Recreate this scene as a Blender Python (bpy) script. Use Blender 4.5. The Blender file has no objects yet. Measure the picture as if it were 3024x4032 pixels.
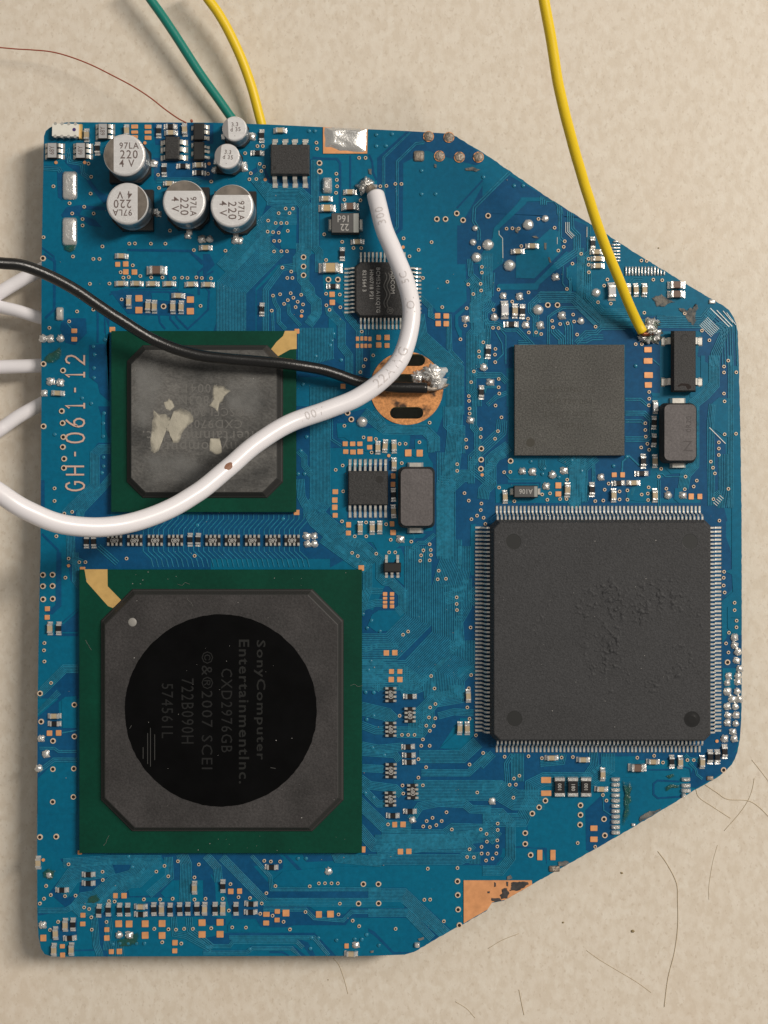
import bpy, math, random
from mathutils import Vector, noise
from mathutils.geometry import tessellate_polygon
random.seed(7)
C = bpy.context.scene.collection
PI = math.pi
# ------------------------------------------------------------------ camera, world, lamps, exposure
# 1 unit = 1 cm. The top of the board is the plane z = 0, the camera hangs straight above it.
K = 0.0032; D = 19.0
cam = bpy.data.cameras.new('camera'); co = bpy.data.objects.new('camera', cam); C.objects.link(co)
cam.sensor_fit = 'VERTICAL'; cam.sensor_height = 24.0; cam.lens = 12.0/(2016*K/D)
cam.clip_start = 0.1; cam.clip_end = 1000
co.location = (0, 0, D); bpy.context.scene.camera = co
w = bpy.data.worlds.new('World'); bpy.context.scene.world = w; w.use_nodes = True
bg = w.node_tree.nodes['Background']; bg.inputs[0].default_value = (1.0, 0.95, 0.89, 1); bg.inputs[1].default_value = 0.19
def area(name, loc, size, power, col, target=(0, 0, 0), size_y=None):
    l = bpy.data.lights.new(name, 'AREA'); l.shape = 'RECTANGLE' if size_y else 'DISK'; l.size = size; l.size_y = size_y or size; l.energy = power; l.color = col
    o = bpy.data.objects.new(name, l); C.objects.link(o); o.location = loc
    o.rotation_euler = (Vector(target)-Vector(loc)).to_track_quat('-Z', 'Y').to_euler(); return o
area('ceiling_lamp', (52, 24, 68), 11, 58500, (1.0, 0.925, 0.83), size_y=34)
area('bounce_fill', (14, 50, 80), 34, 3600, (1.0, 0.94, 0.87))  # unseen soft fill, added in place of light bounced off the ceiling
sc = bpy.context.scene
sc.view_settings.view_transform = 'Standard'; sc.view_settings.look = 'None'; sc.view_settings.exposure = 0.12; sc.view_settings.gamma = 1
try:
    sc.cycles.max_bounces = 6; sc.cycles.use_denoising = True
except Exception: pass

# ------------------------------------------------------------------ photo measurements -> centimetres on the board
TILES = dict(A=(140,440,2.37),B=(800,440,2.37),C=(1200,440,2.37),D=(1800,440,2.37),E=(2240,840,2.37),F=(140,1000,2.37),
 G=(800,1000,2.37),H=(1450,1000,2.37),I=(2240,1400,2.37),J=(140,1600,2.37),K=(800,1600,2.37),L=(1300,1600,2.37),
 M=(1700,1600,2.37),N=(2240,1950,2.37),O=(130,2150,2.37),P=(1300,2150,2.37),Q=(130,2740,2.37),R=(1300,2740,2.37),
 S=(1900,2840,2.37),T=(2300,2500,2.37),U=(130,3280,2.37),V=(800,3280,2.37),W=(1450,3280,2.37),X=(1850,850,2.37),
 Y=(2320,2900,2.37),a=(0,0,1.185),b=(1800,3200,1.3554),c=(360,1280,1.975),d=(460,2380,1.975),e=(1400,900,2.765),
 z=(0,0,0.5486),p=(0,0,1.0),h=(2400,3000,2.6587),l=(0,900,1.58),q=(1900,1950,1.659))
def px(t, x, y):
    a, b, s = TILES[t]; return (a+x/s, b+y/s)
def P(x, y, z=0.0):                     # point at height z that stands behind photo pixel (x, y)
    f = (D-z)/D; return ((x-1512)*K*f, (2016-y)*K*f)
def T(t, x, y, z=0.0): return P(*px(t, x, y), z)
def TS(t, v): return v/TILES[t][2]*K    # a length
def pts(t, s, z=0.0): return [T(t, *map(float, q.split(',')), z) for q in s.split()]

# ------------------------------------------------------------------ materials
MATS = {}
def mat(name, col, rough=0.5, metal=0.0, var=0.0, vscale=3.0, bump=0.0, bscale=60.0, spec=0.5, col2=None, thr=None, coat=0.0, spk=0.0, spks=200, stretch=None, sheen=0):
    m = bpy.data.materials.new(name); m.use_nodes = True; MATS[name] = m
    nt = m.node_tree; N = nt.nodes; L = nt.links; b = N['Principled BSDF']
    b.inputs['Base Color'].default_value = (*col, 1); b.inputs['Roughness'].default_value = rough; b.inputs['Metallic'].default_value = metal
    b.inputs['Specular IOR Level'].default_value = spec; b.inputs['Coat Weight'].default_value = coat; b.inputs['Coat Roughness'].default_value = .12
    tc = N.new('ShaderNodeNewGeometry'); src = tc.outputs['Position']
    if stretch:
        mp = N.new('ShaderNodeMapping'); mp.inputs['Scale'].default_value = stretch; L.new(src, mp.inputs[0]); src = mp.outputs[0]
    def nz(s, det=4, ro=.55):
        n = N.new('ShaderNodeTexNoise'); n.inputs['Scale'].default_value = s; n.inputs['Detail'].default_value = det
        n.inputs['Roughness'].default_value = ro; L.new(src, n.inputs['Vector']); return n
    cur = None
    if var or col2:
        n = nz(vscale, 5); r = N.new('ShaderNodeValToRGB'); L.new(n.outputs[0], r.inputs[0])
        lo, hi = thr or (.3, .7); r.color_ramp.elements[0].position = lo; r.color_ramp.elements[1].position = hi
        c2 = col2 or tuple(min(1, x*(1+var)) for x in col); c1 = col if col2 else tuple(x*(1-var) for x in col)
        r.color_ramp.elements[0].color = (*c1, 1); r.color_ramp.elements[1].color = (*c2, 1); cur = r.outputs[0]
    if spk:
        n = nz(spks, 2, .7); r = N.new('ShaderNodeMapRange'); L.new(n.outputs[0], r.inputs[0])
        r.inputs[1].default_value = .35; r.inputs[2].default_value = .68; r.inputs[3].default_value = 1-spk; r.inputs[4].default_value = 1+spk
        mx = N.new('ShaderNodeMix'); mx.data_type = 'RGBA'; mx.blend_type = 'MULTIPLY'; mx.inputs[0].default_value = 1
        if cur: L.new(cur, mx.inputs[6])
        else: mx.inputs[6].default_value = (*col, 1)
        L.new(r.outputs[0], mx.inputs[7]); cur = mx.outputs[2]
    if cur: L.new(cur, b.inputs['Base Color'])
    if bump:
        n = nz(bscale, 3, .6); bp = N.new('ShaderNodeBump'); bp.inputs['Strength'].default_value = bump; bp.inputs['Distance'].default_value = .02
        L.new(n.outputs[0], bp.inputs['Height']); L.new(bp.outputs[0], b.inputs['Normal'])
    return m
mask_fill = mat('mask_fill', (.0004,.118,.222), .34, var=.16, vscale=.9, spk=.08, spks=14, spec=.22, col2=(.001,.146,.252))
mask_gap = mat('mask_gap', (.0015,.066,.172), .34, var=.2, vscale=1.2, spk=.10, spks=14, spec=.22, col2=(.006,.090,.210))
mask_line = mat('mask_line', (.014,.180,.290), .27, var=.14, vscale=5, spec=.45, spk=.18, spks=22)
solder = mat('solder', (.82,.81,.78), .27, .72, bump=.35, bscale=38)
solder_dull = mat('solder_dull', (.34,.29,.24), .5, .6, var=.3, vscale=14, bump=.8, bscale=30)
leadm = mat('lead_metal', (.74,.72,.66), .30, .62, var=.15, vscale=20)
copper = mat('copper', (.80,.37,.16), .42, .25, var=.14, vscale=10)
copper_dirty = mat('copper_dirty', (.74,.33,.12), .42, .35, col2=(.09,.05,.03), thr=(.53,.64), vscale=4.2, spk=.25, spks=30)
gold = mat('gold_foil', (.74,.48,.17), .42, .35, var=.12, vscale=8)
ring = mat('via_ring', (.80,.62,.46), .4, .2)
hole = mat('hole_dark', (.012,.006,.004), .8)
black = mat('chip_black', (.042,.0425,.045), .62, spk=.30, spks=55, bump=.25, bscale=45, var=.1, vscale=1.5, spec=.35)
black2 = mat('chip_black_fine', (.042,.041,.041), .6, spk=.35, spks=60, bump=.3, bscale=50, spec=.35)
bodyg = mat('chip_side', (.018,.017,.016), .7)
sram = mat('memory_black', (.094,.092,.085), .7, spk=.35, spks=50, bump=.3, bscale=50, var=.12, vscale=2, spec=.3)
inductor = mat('inductor_grey', (.118,.106,.106), .6, var=.14, vscale=5, spk=.15, spks=40, bump=.2, bscale=30)
bga_cap = mat('bga_cap', (.047,.044,.044), .6, var=.25, vscale=2.2, spk=.25, spks=40, bump=.25, bscale=30, spec=.3)
bga_cap2 = mat('bga_cap_dusty', (.062,.062,.060), .7, col2=(.17,.165,.155), thr=(.35,.72), vscale=1.6, spk=.22, spks=26, bump=.3, bscale=26, spec=.3, stretch=(1,1.5,1))
bga_green = mat('bga_green', (.001,.052,.030), .42, var=.2, vscale=1.2, spk=.08, spks=20, spec=.2)
spreader = mat('heat_spreader', (.0018,.0018,.0020), .35, var=.5, vscale=3, spec=.12)
resist = mat('resistor_black', (.012,.011,.012), .4)
tan = mat('ceramic_tan', (.46,.37,.24), .45, var=.15, vscale=8)
tanl = mat('ceramic_yellow', (.52,.38,.20), .45)
brown = mat('ceramic_brown', (.16,.10,.075), .45)
pale = mat('ceramic_pale', (.60,.60,.62), .4)
alu = mat('aluminium', (.80,.79,.785), .30, .35, bump=.25, bscale=30, var=.05, vscale=4, stretch=(1,6,1))
alu_side = mat('aluminium_side', (.40,.44,.47), .30, .8)
stripe = mat('cap_stripe', (.235,.205,.175), .42, .5, var=.35, vscale=7)
ink = mat('cap_ink', (.15,.11,.10), .6)
ink_lt = mat('print_light', (.42,.41,.39), .6)
ink_md = mat('print_grey', (.17,.165,.155), .6)
ink_dk = mat('print_dark', (.0026,.0028,.0026), .5)
ink_sram = mat('print_sunk', (.055,.052,.044), .7)
basem = mat('cap_base', (.012,.010,.009), .5)
sot_top = mat('sot_grey', (.42,.42,.42), .5)
white_m = mat('network_white', (.82,.80,.72), .45, var=.06, vscale=10)
purple = mat('purple_dot', (.06,.03,.16), .5)
residue = mat('residue', (.47,.44,.36), .8, var=.14, vscale=6, bump=.4, bscale=25)
wire_w = mat('wire_white', (.86,.835,.865), .34, spec=.5, coat=.15)
wire_k = mat('wire_black', (.007,.007,.007), .30, bump=.15, bscale=55, spec=.6)
wire_y = mat('wire_yellow', (.86,.60,.012), .42, bump=.12, bscale=60)
wire_g = mat('wire_green', (.003,.21,.165), .42, bump=.12, bscale=60)
wire_r = mat('wire_red', (.36,.08,.04), .4)
wprint = mat('wire_print', (.64,.60,.60), .5)
burn = mat('burn', (.26,.12,.07), .6)
scr = mat('scratch_bare', (.19,.18,.16), .75, var=.4, vscale=14, bump=.7, bscale=26, col2=(.06,.075,.085), thr=(.4,.62))
flux = mat('flux_green', (.03,.085,.05), .25, var=.4, vscale=8, col2=(.01,.10,.09), thr=(.35,.6), bump=.7, bscale=22)
hairm = mat('hair_brown', (.47,.375,.235), .6)
crumbm = mat('crumb_brown', (.30,.23,.12), .8)
fr4 = mat('board_edge', (.30,.32,.20), .7)

def faded(name, base, lo=.35, hi=.6, k=1.0, sc_=16):
    """a thin skin whose outline breaks up: opacity from the mesh's own 'fade' value times noise"""
    m = base.copy(); m.name = name; MATS[name] = m; nt = m.node_tree; N = nt.nodes; L = nt.links; b = N['Principled BSDF']
    at = N.new('ShaderNodeAttribute'); at.attribute_name = 'fade'; g = N.new('ShaderNodeNewGeometry')
    n = N.new('ShaderNodeTexNoise'); n.inputs['Scale'].default_value = sc_; n.inputs['Detail'].default_value = 5; n.inputs['Roughness'].default_value = .65; L.new(g.outputs['Position'], n.inputs['Vector'])
    ad = N.new('ShaderNodeMath'); ad.operation = 'MULTIPLY_ADD'; L.new(at.outputs['Fac'], ad.inputs[0]); ad.inputs[1].default_value = .42; L.new(n.outputs[0], ad.inputs[2])
    r = N.new('ShaderNodeMapRange'); L.new(ad.outputs[0], r.inputs[0]); r.inputs[1].default_value = lo+.25; r.inputs[2].default_value = hi+.25; r.inputs[3].default_value = 0; r.inputs[4].default_value = k
    L.new(r.outputs[0], b.inputs['Alpha']); return m
residue_f = faded('residue_soft', residue, .08, .50, .92, 6); haze_f = faded('haze_soft', mat('residue_grey', (.30,.30,.29), .8), .30, .85, .5, 3.5)
scr_f = faded('scratch_soft', scr, .38, .50, 1, 16); flux_f = faded('flux_soft', flux, .34, .62, .85, 9)
# table laminate
tm = bpy.data.materials.new('table_laminate'); tm.use_nodes = True
nt = tm.node_tree; N = nt.nodes; L = nt.links; b = N['Principled BSDF']; b.inputs['Roughness'].default_value = .42; b.inputs['Specular IOR Level'].default_value = .3
g = N.new('ShaderNodeNewGeometry'); mp = N.new('ShaderNodeMapping'); mp.inputs['Scale'].default_value = (1.25, .85, 1); L.new(g.outputs['Position'], mp.inputs[0])
def tn(s, d, r=.55):
    n = N.new('ShaderNodeTexNoise'); n.inputs['Scale'].default_value = s; n.inputs['Detail'].default_value = d; n.inputs['Roughness'].default_value = r; L.new(mp.outputs[0], n.inputs['Vector']); return n
def ramp(src, a, c1, c, c2):
    r = N.new('ShaderNodeValToRGB'); L.new(src, r.inputs[0]); e = r.color_ramp.elements; e[0].position = a; e[0].color = (*c1, 1); e[1].position = c; e[1].color = (*c2, 1); return r.outputs[0]
base = ramp(tn(8.5, 2).outputs[0], .38, (.705,.622,.512), .60, (.760,.685,.580))
def mixin(base, fac, col, blend='MIX'):
    m = N.new('ShaderNodeMix'); m.data_type = 'RGBA'; m.blend_type = blend; L.new(fac, m.inputs[0]); L.new(base, m.inputs[6]); m.inputs[7].default_value = (*col, 1); return m.outputs[2]
v = N.new('ShaderNodeTexVoronoi'); v.inputs['Scale'].default_value = 9.5; v.inputs['Randomness'].default_value = 1; v.distance = 'EUCLIDEAN'
dv = N.new('ShaderNodeVectorMath'); dv.operation = 'MULTIPLY_ADD'; nn = tn(9, 2); L.new(nn.outputs[1], dv.inputs[0]); dv.inputs[1].default_value = (.16,.16,0); L.new(mp.outputs[0], dv.inputs[2]); L.new(dv.outputs[0], v.inputs['Vector'])
spots = ramp(v.outputs['Distance'], .10, (.5,.5,.5), .30, (0,0,0))
gate = N.new('ShaderNodeMath'); gate.operation = 'MULTIPLY'; L.new(spots, gate.inputs[0]); L.new(ramp(tn(3.4, 3).outputs[0], .49, (0,0,0), .60, (1,1,1)), gate.inputs[1])
base = mixin(base, gate.outputs[0], (.61,.53,.43))
base = mixin(base, ramp(tn(6.2, 3, .6).outputs[0], .54, (0,0,0), .64, (.5,.5,.5)), (.81,.75,.65))
base = mixin(base, ramp(tn(19, 2, .6).outputs[0], .61, (0,0,0), .68, (.45,.45,.45)), (.57,.48,.375))
base = mixin(base, ramp(tn(.45, 2).outputs[0], .55, (0,0,0), .8, (.2,.2,.2)), (.72,.57,.43))
L.new(base, b.inputs['Base Color'])
bp = N.new('ShaderNodeBump'); bp.inputs['Strength'].default_value = .08; bp.inputs['Distance'].default_value = .02; L.new(tn(30, 3).outputs[0], bp.inputs['Height']); L.new(bp.outputs[0], b.inputs['Normal'])

# ------------------------------------------------------------------ mesh helpers
class MB:
    def __init__(s): s.v = []; s.f = []; s.m = []
    def add(s, vs, fs, mi=0):
        o = len(s.v); s.v += [tuple(q) for q in vs]; s.f += [tuple(i+o for i in f) for f in fs]; s.m += [mi]*len(fs)
    def mesh(s, name, mats, smooth=False):
        me = bpy.data.meshes.new(name); me.from_pydata(s.v, [], s.f)
        for m in (mats if isinstance(mats, (list, tuple)) else [mats]): me.materials.append(m)
        me.polygons.foreach_set('material_index', s.m)
        if smooth: me.polygons.foreach_set('use_smooth', [True]*len(s.f))
        me.update(); return me
    def box(s, x0, x1, y0, y1, z0, z1, mi=0): s.loft([([(x0,y0),(x1,y0),(x1,y1),(x0,y1)], z0), ([(x0,y0),(x1,y0),(x1,y1),(x0,y1)], z1)], mi)
    def loft(s, layers, mi=0, bottom=False, topmi=None):     # layers: (ccw outline, z) from low to high
        n = len(layers[0][0]); vs = [(x, y, z) for o, z in layers for x, y in o]; fs = []
        for k in range(len(layers)-1):
            for i in range(n):
                j = (i+1) % n; fs.append((k*n+i, k*n+j, (k+1)*n+j, (k+1)*n+i))
        if bottom: fs.append(tuple(range(n-1, -1, -1)))
        s.add(vs, fs, mi); t = (len(layers)-1)*n
        s.add(vs[t:], [tuple(range(n))], mi if topmi is None else topmi)
def obj(name, me, parent=None, loc=(0,0,0), rot=0, sc=None, label=None, kind=None):
    o = bpy.data.objects.new(name, me); C.objects.link(o)
    if parent is not None: o.parent = parent
    x, y, z = loc
    if parent is not None and parent is ROOT: z -= ROOTZ
    o.location = (x, y, z); o.rotation_euler = (0, 0, rot)
    if sc: o.scale = sc
    if label: o['label'] = label
    if kind: o['kind'] = kind
    return o
def rect(w, h, cx=0, cy=0): return [(cx-w/2,cy-h/2),(cx+w/2,cy-h/2),(cx+w/2,cy+h/2),(cx-w/2,cy+h/2)]
def rrect(w, h, r, cx=0, cy=0, n=4):
    o = []
    for sx, sy, a in ((1,-1,-90),(1,1,0),(-1,1,90),(-1,-1,180)):
        for k in range(n+1):
            t = math.radians(a+90*k/n); o.append((cx+sx*(w/2-r)+r*math.cos(t), cy+sy*(h/2-r)+r*math.sin(t)))
    return o
def crect(w, h, c, cx=0, cy=0):      # rectangle with chamfered corners
    x, y = w/2, h/2; return [(cx+a, cy+b) for a, b in ((-x+c,-y),(x-c,-y),(x,-y+c),(x,y-c),(x-c,y),(-x+c,y),(-x,y-c),(-x,-y+c))]
def circ(r, n=32, cx=0, cy=0, ph=0): return [(cx+r*math.cos(2*PI*i/n+ph), cy+r*math.sin(2*PI*i/n+ph)) for i in range(n)]
def shrink(o, d):
    cx = sum(q[0] for q in o)/len(o); cy = sum(q[1] for q in o)/len(o)
    W = max(abs(q[0]-cx) for q in o); H = max(abs(q[1]-cy) for q in o); return [(cx+(x-cx)*(1-d/W), cy+(y-cy)*(1-d/H)) for x, y in o]
def ccw(o): return o if sum(o[i-1][0]*o[i][1]-o[i][0]*o[i-1][1] for i in range(len(o))) > 0 else o[::-1]
def poly(mb, outline, z, mi=0, holes=(), zb=None):
    loops = [ccw(outline)]+[ccw(h)[::-1] for h in holes]; vs = [(x, y, z) for l in loops for x, y in l]
    tr = tessellate_polygon([[Vector((x, y, 0)) for x, y in l] for l in loops])
    fs = []
    for t in tr:
        a, b_, c_ = (vs[i] for i in t)
        cr = (b_[0]-a[0])*(c_[1]-a[1])-(b_[1]-a[1])*(c_[0]-a[0]); fs.append(tuple(t) if cr > 0 else tuple(t)[::-1])
    mb.add(vs, fs, mi)
    if zb is not None:
        for l in loops:
            n = len(l); vv = [(x, y, z) for x, y in l]+[(x, y, zb) for x, y in l]
            mb.add(vv, [(i, i+n, (i+1) % n+n, (i+1) % n) for i in range(n)], mi)
def offset(line, d):                 # mitred offset of an open polyline; d > 0 is to the right of travel on the photo
    out = []; n = len(line); ns = []
    for i in range(n-1):
        dx, dy = line[i+1][0]-line[i][0], line[i+1][1]-line[i][1]; l = math.hypot(dx, dy) or 1e-9; ns.append((dy/l, -dx/l))
    for i in range(n):
        a = ns[max(0, i-1)]; b_ = ns[min(n-2, i)]; k = 1+a[0]*b_[0]+a[1]*b_[1]; k = max(k, .35)
        out.append((line[i][0]+(a[0]+b_[0])/k*d, line[i][1]+(a[1]+b_[1])/k*d))
    return out
def ribbon(mb, line, wd, z, bev=0, drop=0, mi=0):
    offs = [-wd/2-bev, -wd/2, wd/2, wd/2+bev] if bev else [-wd/2, wd/2]
    cols = [offset(line, d) for d in offs]; n = len(line); m = len(offs)
    zz = [z-drop, z, z, z-drop] if bev else [z, z]
    vs = [(cols[k][i][0], cols[k][i][1], zz[k]) for i in range(n) for k in range(m)]
    fs = [(i*m+k, i*m+k+1, (i+1)*m+k+1, (i+1)*m+k)[::-1] for i in range(n-1) for k in range(m-1)]
    mb.add(vs, [f[::-1] if False else f for f in fs], mi)
def spline(ps, n=10):                # Catmull-Rom through 3-D points
    ps = [Vector(q) for q in ps]; ps = [2*ps[0]-ps[1]]+ps+[2*ps[-1]-ps[-2]]; out = []
    for i in range(1, len(ps)-2):
        a, b_, c_, d_ = ps[i-1:i+3]
        for k in range(n):
            t = k/n; out.append(.5*((2*b_)+(c_-a)*t+(2*a-5*b_+4*c_-d_)*t*t+(3*b_-a-3*c_+d_)*t**3))
    out.append(ps[-2]); return out
def tube(mb, path, r, n=20, mi=0, cap=True, rf=None):
    rings = []; up = Vector((0, 0, 1))
    for i, p in enumerate(path):
        t = (path[min(i+1, len(path)-1)]-path[max(i-1, 0)]).normalized(); s = t.cross(up); s = s.normalized() if s.length > 1e-4 else Vector((1,0,0)); u = s.cross(t)
        rr = r*(rf(i/(len(path)-1)) if rf else 1)
        rings.append([p+(s*math.cos(2*PI*k/n)+u*math.sin(2*PI*k/n))*rr for k in range(n)])
    vs = [q for R_ in rings for q in R_]; m = len(rings)
    fs = [(i*n+k, (i+1)*n+k, (i+1)*n+(k+1) % n, i*n+(k+1) % n) for i in range(m-1) for k in range(n)]
    if cap: fs += [tuple(range(n)), tuple(range((m-1)*n+n-1, (m-1)*n-1, -1))]
    mb.add(vs, fs, mi)
_tc = {}
def text_mesh(s, size, m, align='CENTER', bold=0, sx=1.0, sp=1.0):
    key = (s, round(size, 5), m.name, bold, sx, sp)
    if key in _tc: return _tc[key]
    cu = bpy.data.curves.new('t', 'FONT'); cu.body = s; cu.size = size; cu.align_x = align; cu.align_y = 'CENTER'; cu.offset = bold; cu.resolution_u = 2; cu.space_character = sp
    to = bpy.data.objects.new('t', cu); C.objects.link(to); bpy.context.view_layer.update()
    me = bpy.data.meshes.new_from_object(to.evaluated_get(bpy.context.evaluated_depsgraph_get())); bpy.data.objects.remove(to); me.materials.clear(); me.materials.append(m)
    for v_ in me.vertices: v_.co.x *= sx
    _tc[key] = me; return me
def blob_mesh(name, rx, ry, h, m, amp=.15, fr=3.0, seed=0, n=18, k=6, peak=1.0, square=0.0):
    mb = MB(); vs = []; 
    for j in range(k):
        ph = (PI/2)*j/k
        for i in range(n):
            a = 2*PI*i/n; q = Vector((math.cos(a)*fr, math.sin(a)*fr, j*.5+seed*7.3)); d = 1+amp*noise.noise(q)*1.6
            if square: c_ = max(abs(math.cos(a)), abs(math.sin(a))); d *= (1-square)+square/c_
            vs.append((rx*math.cos(ph)*math.cos(a)*d, ry*math.cos(ph)*math.sin(a)*d, h*(math.sin(ph)**peak)*(1+amp*noise.noise(q*1.7))))
    vs.append((0, 0, h)); fs = [(j*n+i, j*n+(i+1) % n, (j+1)*n+(i+1) % n, (j+1)*n+i) for j in range(k-1) for i in range(n)]
    fs += [((k-1)*n+i, (k-1)*n+(i+1) % n, k*n) for i in range(n)]
    mb.add(vs, fs); return mb.mesh(name, m, True)

# ------------------------------------------------------------------ the table
ROOT = None; ROOTZ = -0.16; TZ = -0.62
mb = MB(); mb.add([(-60,-60,TZ),(60,-60,TZ),(60,60,TZ),(-60,60,TZ)], [(0,1,2,3)])
tab = obj('table_top', mb.mesh('table_top', tm), kind='structure')

# ------------------------------------------------------------------ the board
ROOT = bpy.data.objects.new('circuit_board', None); C.objects.link(ROOT); ROOT.location = (0, 0, ROOTZ)
ROOT['label'] = 'blue cut-down circuit board crowded with chips, silver capacitors and copper pads'; ROOT['category'] = 'circuit board'
OUT = [(173,537),(180,516),(195,503),(225,488),(267,481),(450,482),(650,482),(840,483),(1053,490),(1200,497),(1605,516),(1765,526),(1791,535),(1900,600),(2150,773),
 (2330,885),(2500,995),(2640,1080),(2776,1163),(2848,1203),(2870,1220),(2886,1245),(2898,1272),(2905,1304),(2909,1400),(2911,1484),(2916,1750),(2920,2000),(2921,2477),(2920,2795),
 (2917,2860),(2914,2901),(2909,2935),(2903,2964),(2893,2990),(2882,3010),(2853,3040),(2819,3065),(2742,3107),(2640,3170),(2506,3250),(2320,3356),(2096,3482),(1985,3546),
 (1935,3555),(1918,3584),(1825,3639),(1775,3664),(1631,3748),(1593,3759),(1450,3764),(800,3765),(206,3767),(176,3757),(162,3736),(152,3690),(147,3617),(146,3340),(148,2800),(151,2572),(157,2250),(159,2200),(163,1600),(163,1169),(165,946)]
slots = []
def slot(cx, cy, wd, ht, n=7):
    r = ht/2; o = []
    for s_ in (1, -1):
        for k in range(n+1):
            a = math.radians(-90+180*k/n) if s_ > 0 else math.radians(90+180*k/n); o.append((cx+s_*(wd/2-r)+r*math.cos(a), cy+r*math.sin(a)))
    return [P(*q) for q in o]
slots.append(slot(*px('e', 590, 1433), 122, 47)); slots.append(slot(*px('e', 570, 1640), 118, 40)); slots.append(slot(*px('e', 556, 2007), 132, 46))
dense = []
for i, a in enumerate(OUT):
    b_ = OUT[(i+1) % len(OUT)]; n = max(1, int(math.dist(a, b_)/9)) if a[0] > 1700 and b_[0] > 1500 else 1
    for k in range(n):
        X_, Y_ = a[0]+(b_[0]-a[0])*k/n, a[1]+(b_[1]-a[1])*k/n
        if n > 1 and k: X_ += 2.0*noise.noise(Vector((X_*.05, Y_*.05, 1))); Y_ += 2.6*noise.noise(Vector((X_*.06, Y_*.06, 5)))
        dense.append((X_, Y_))
board = [P(*q) for q in dense]
mb = MB(); poly(mb, board, 0, 0, slots); o2 = len(mb.f)
for l in [ccw(board)]+[ccw(h)[::-1] for h in slots]:
    n = len(l); mb.add([(x, y, 0) for x, y in l]+[(x, y, ROOTZ) for x, y in l], [(i, i+n, (i+1) % n+n, (i+1) % n) for i in range(n)], 1)
obj('board_plate', mb.mesh('board_plate', [mask_fill, fr4]), ROOT)
mb = MB(); x0, y0 = P(158, 850); x1, y1 = P(420, 1160); mb.loft([(rect(abs(x1-x0), abs(y1-y0), (x0+x1)/2, (y0+y1)/2), -.44), (rect(abs(x1-x0), abs(y1-y0), (x0+x1)/2, (y0+y1)/2), -.165)])
obj('underside_connector', mb.mesh('underside_connector', bodyg), ROOT)

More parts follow.
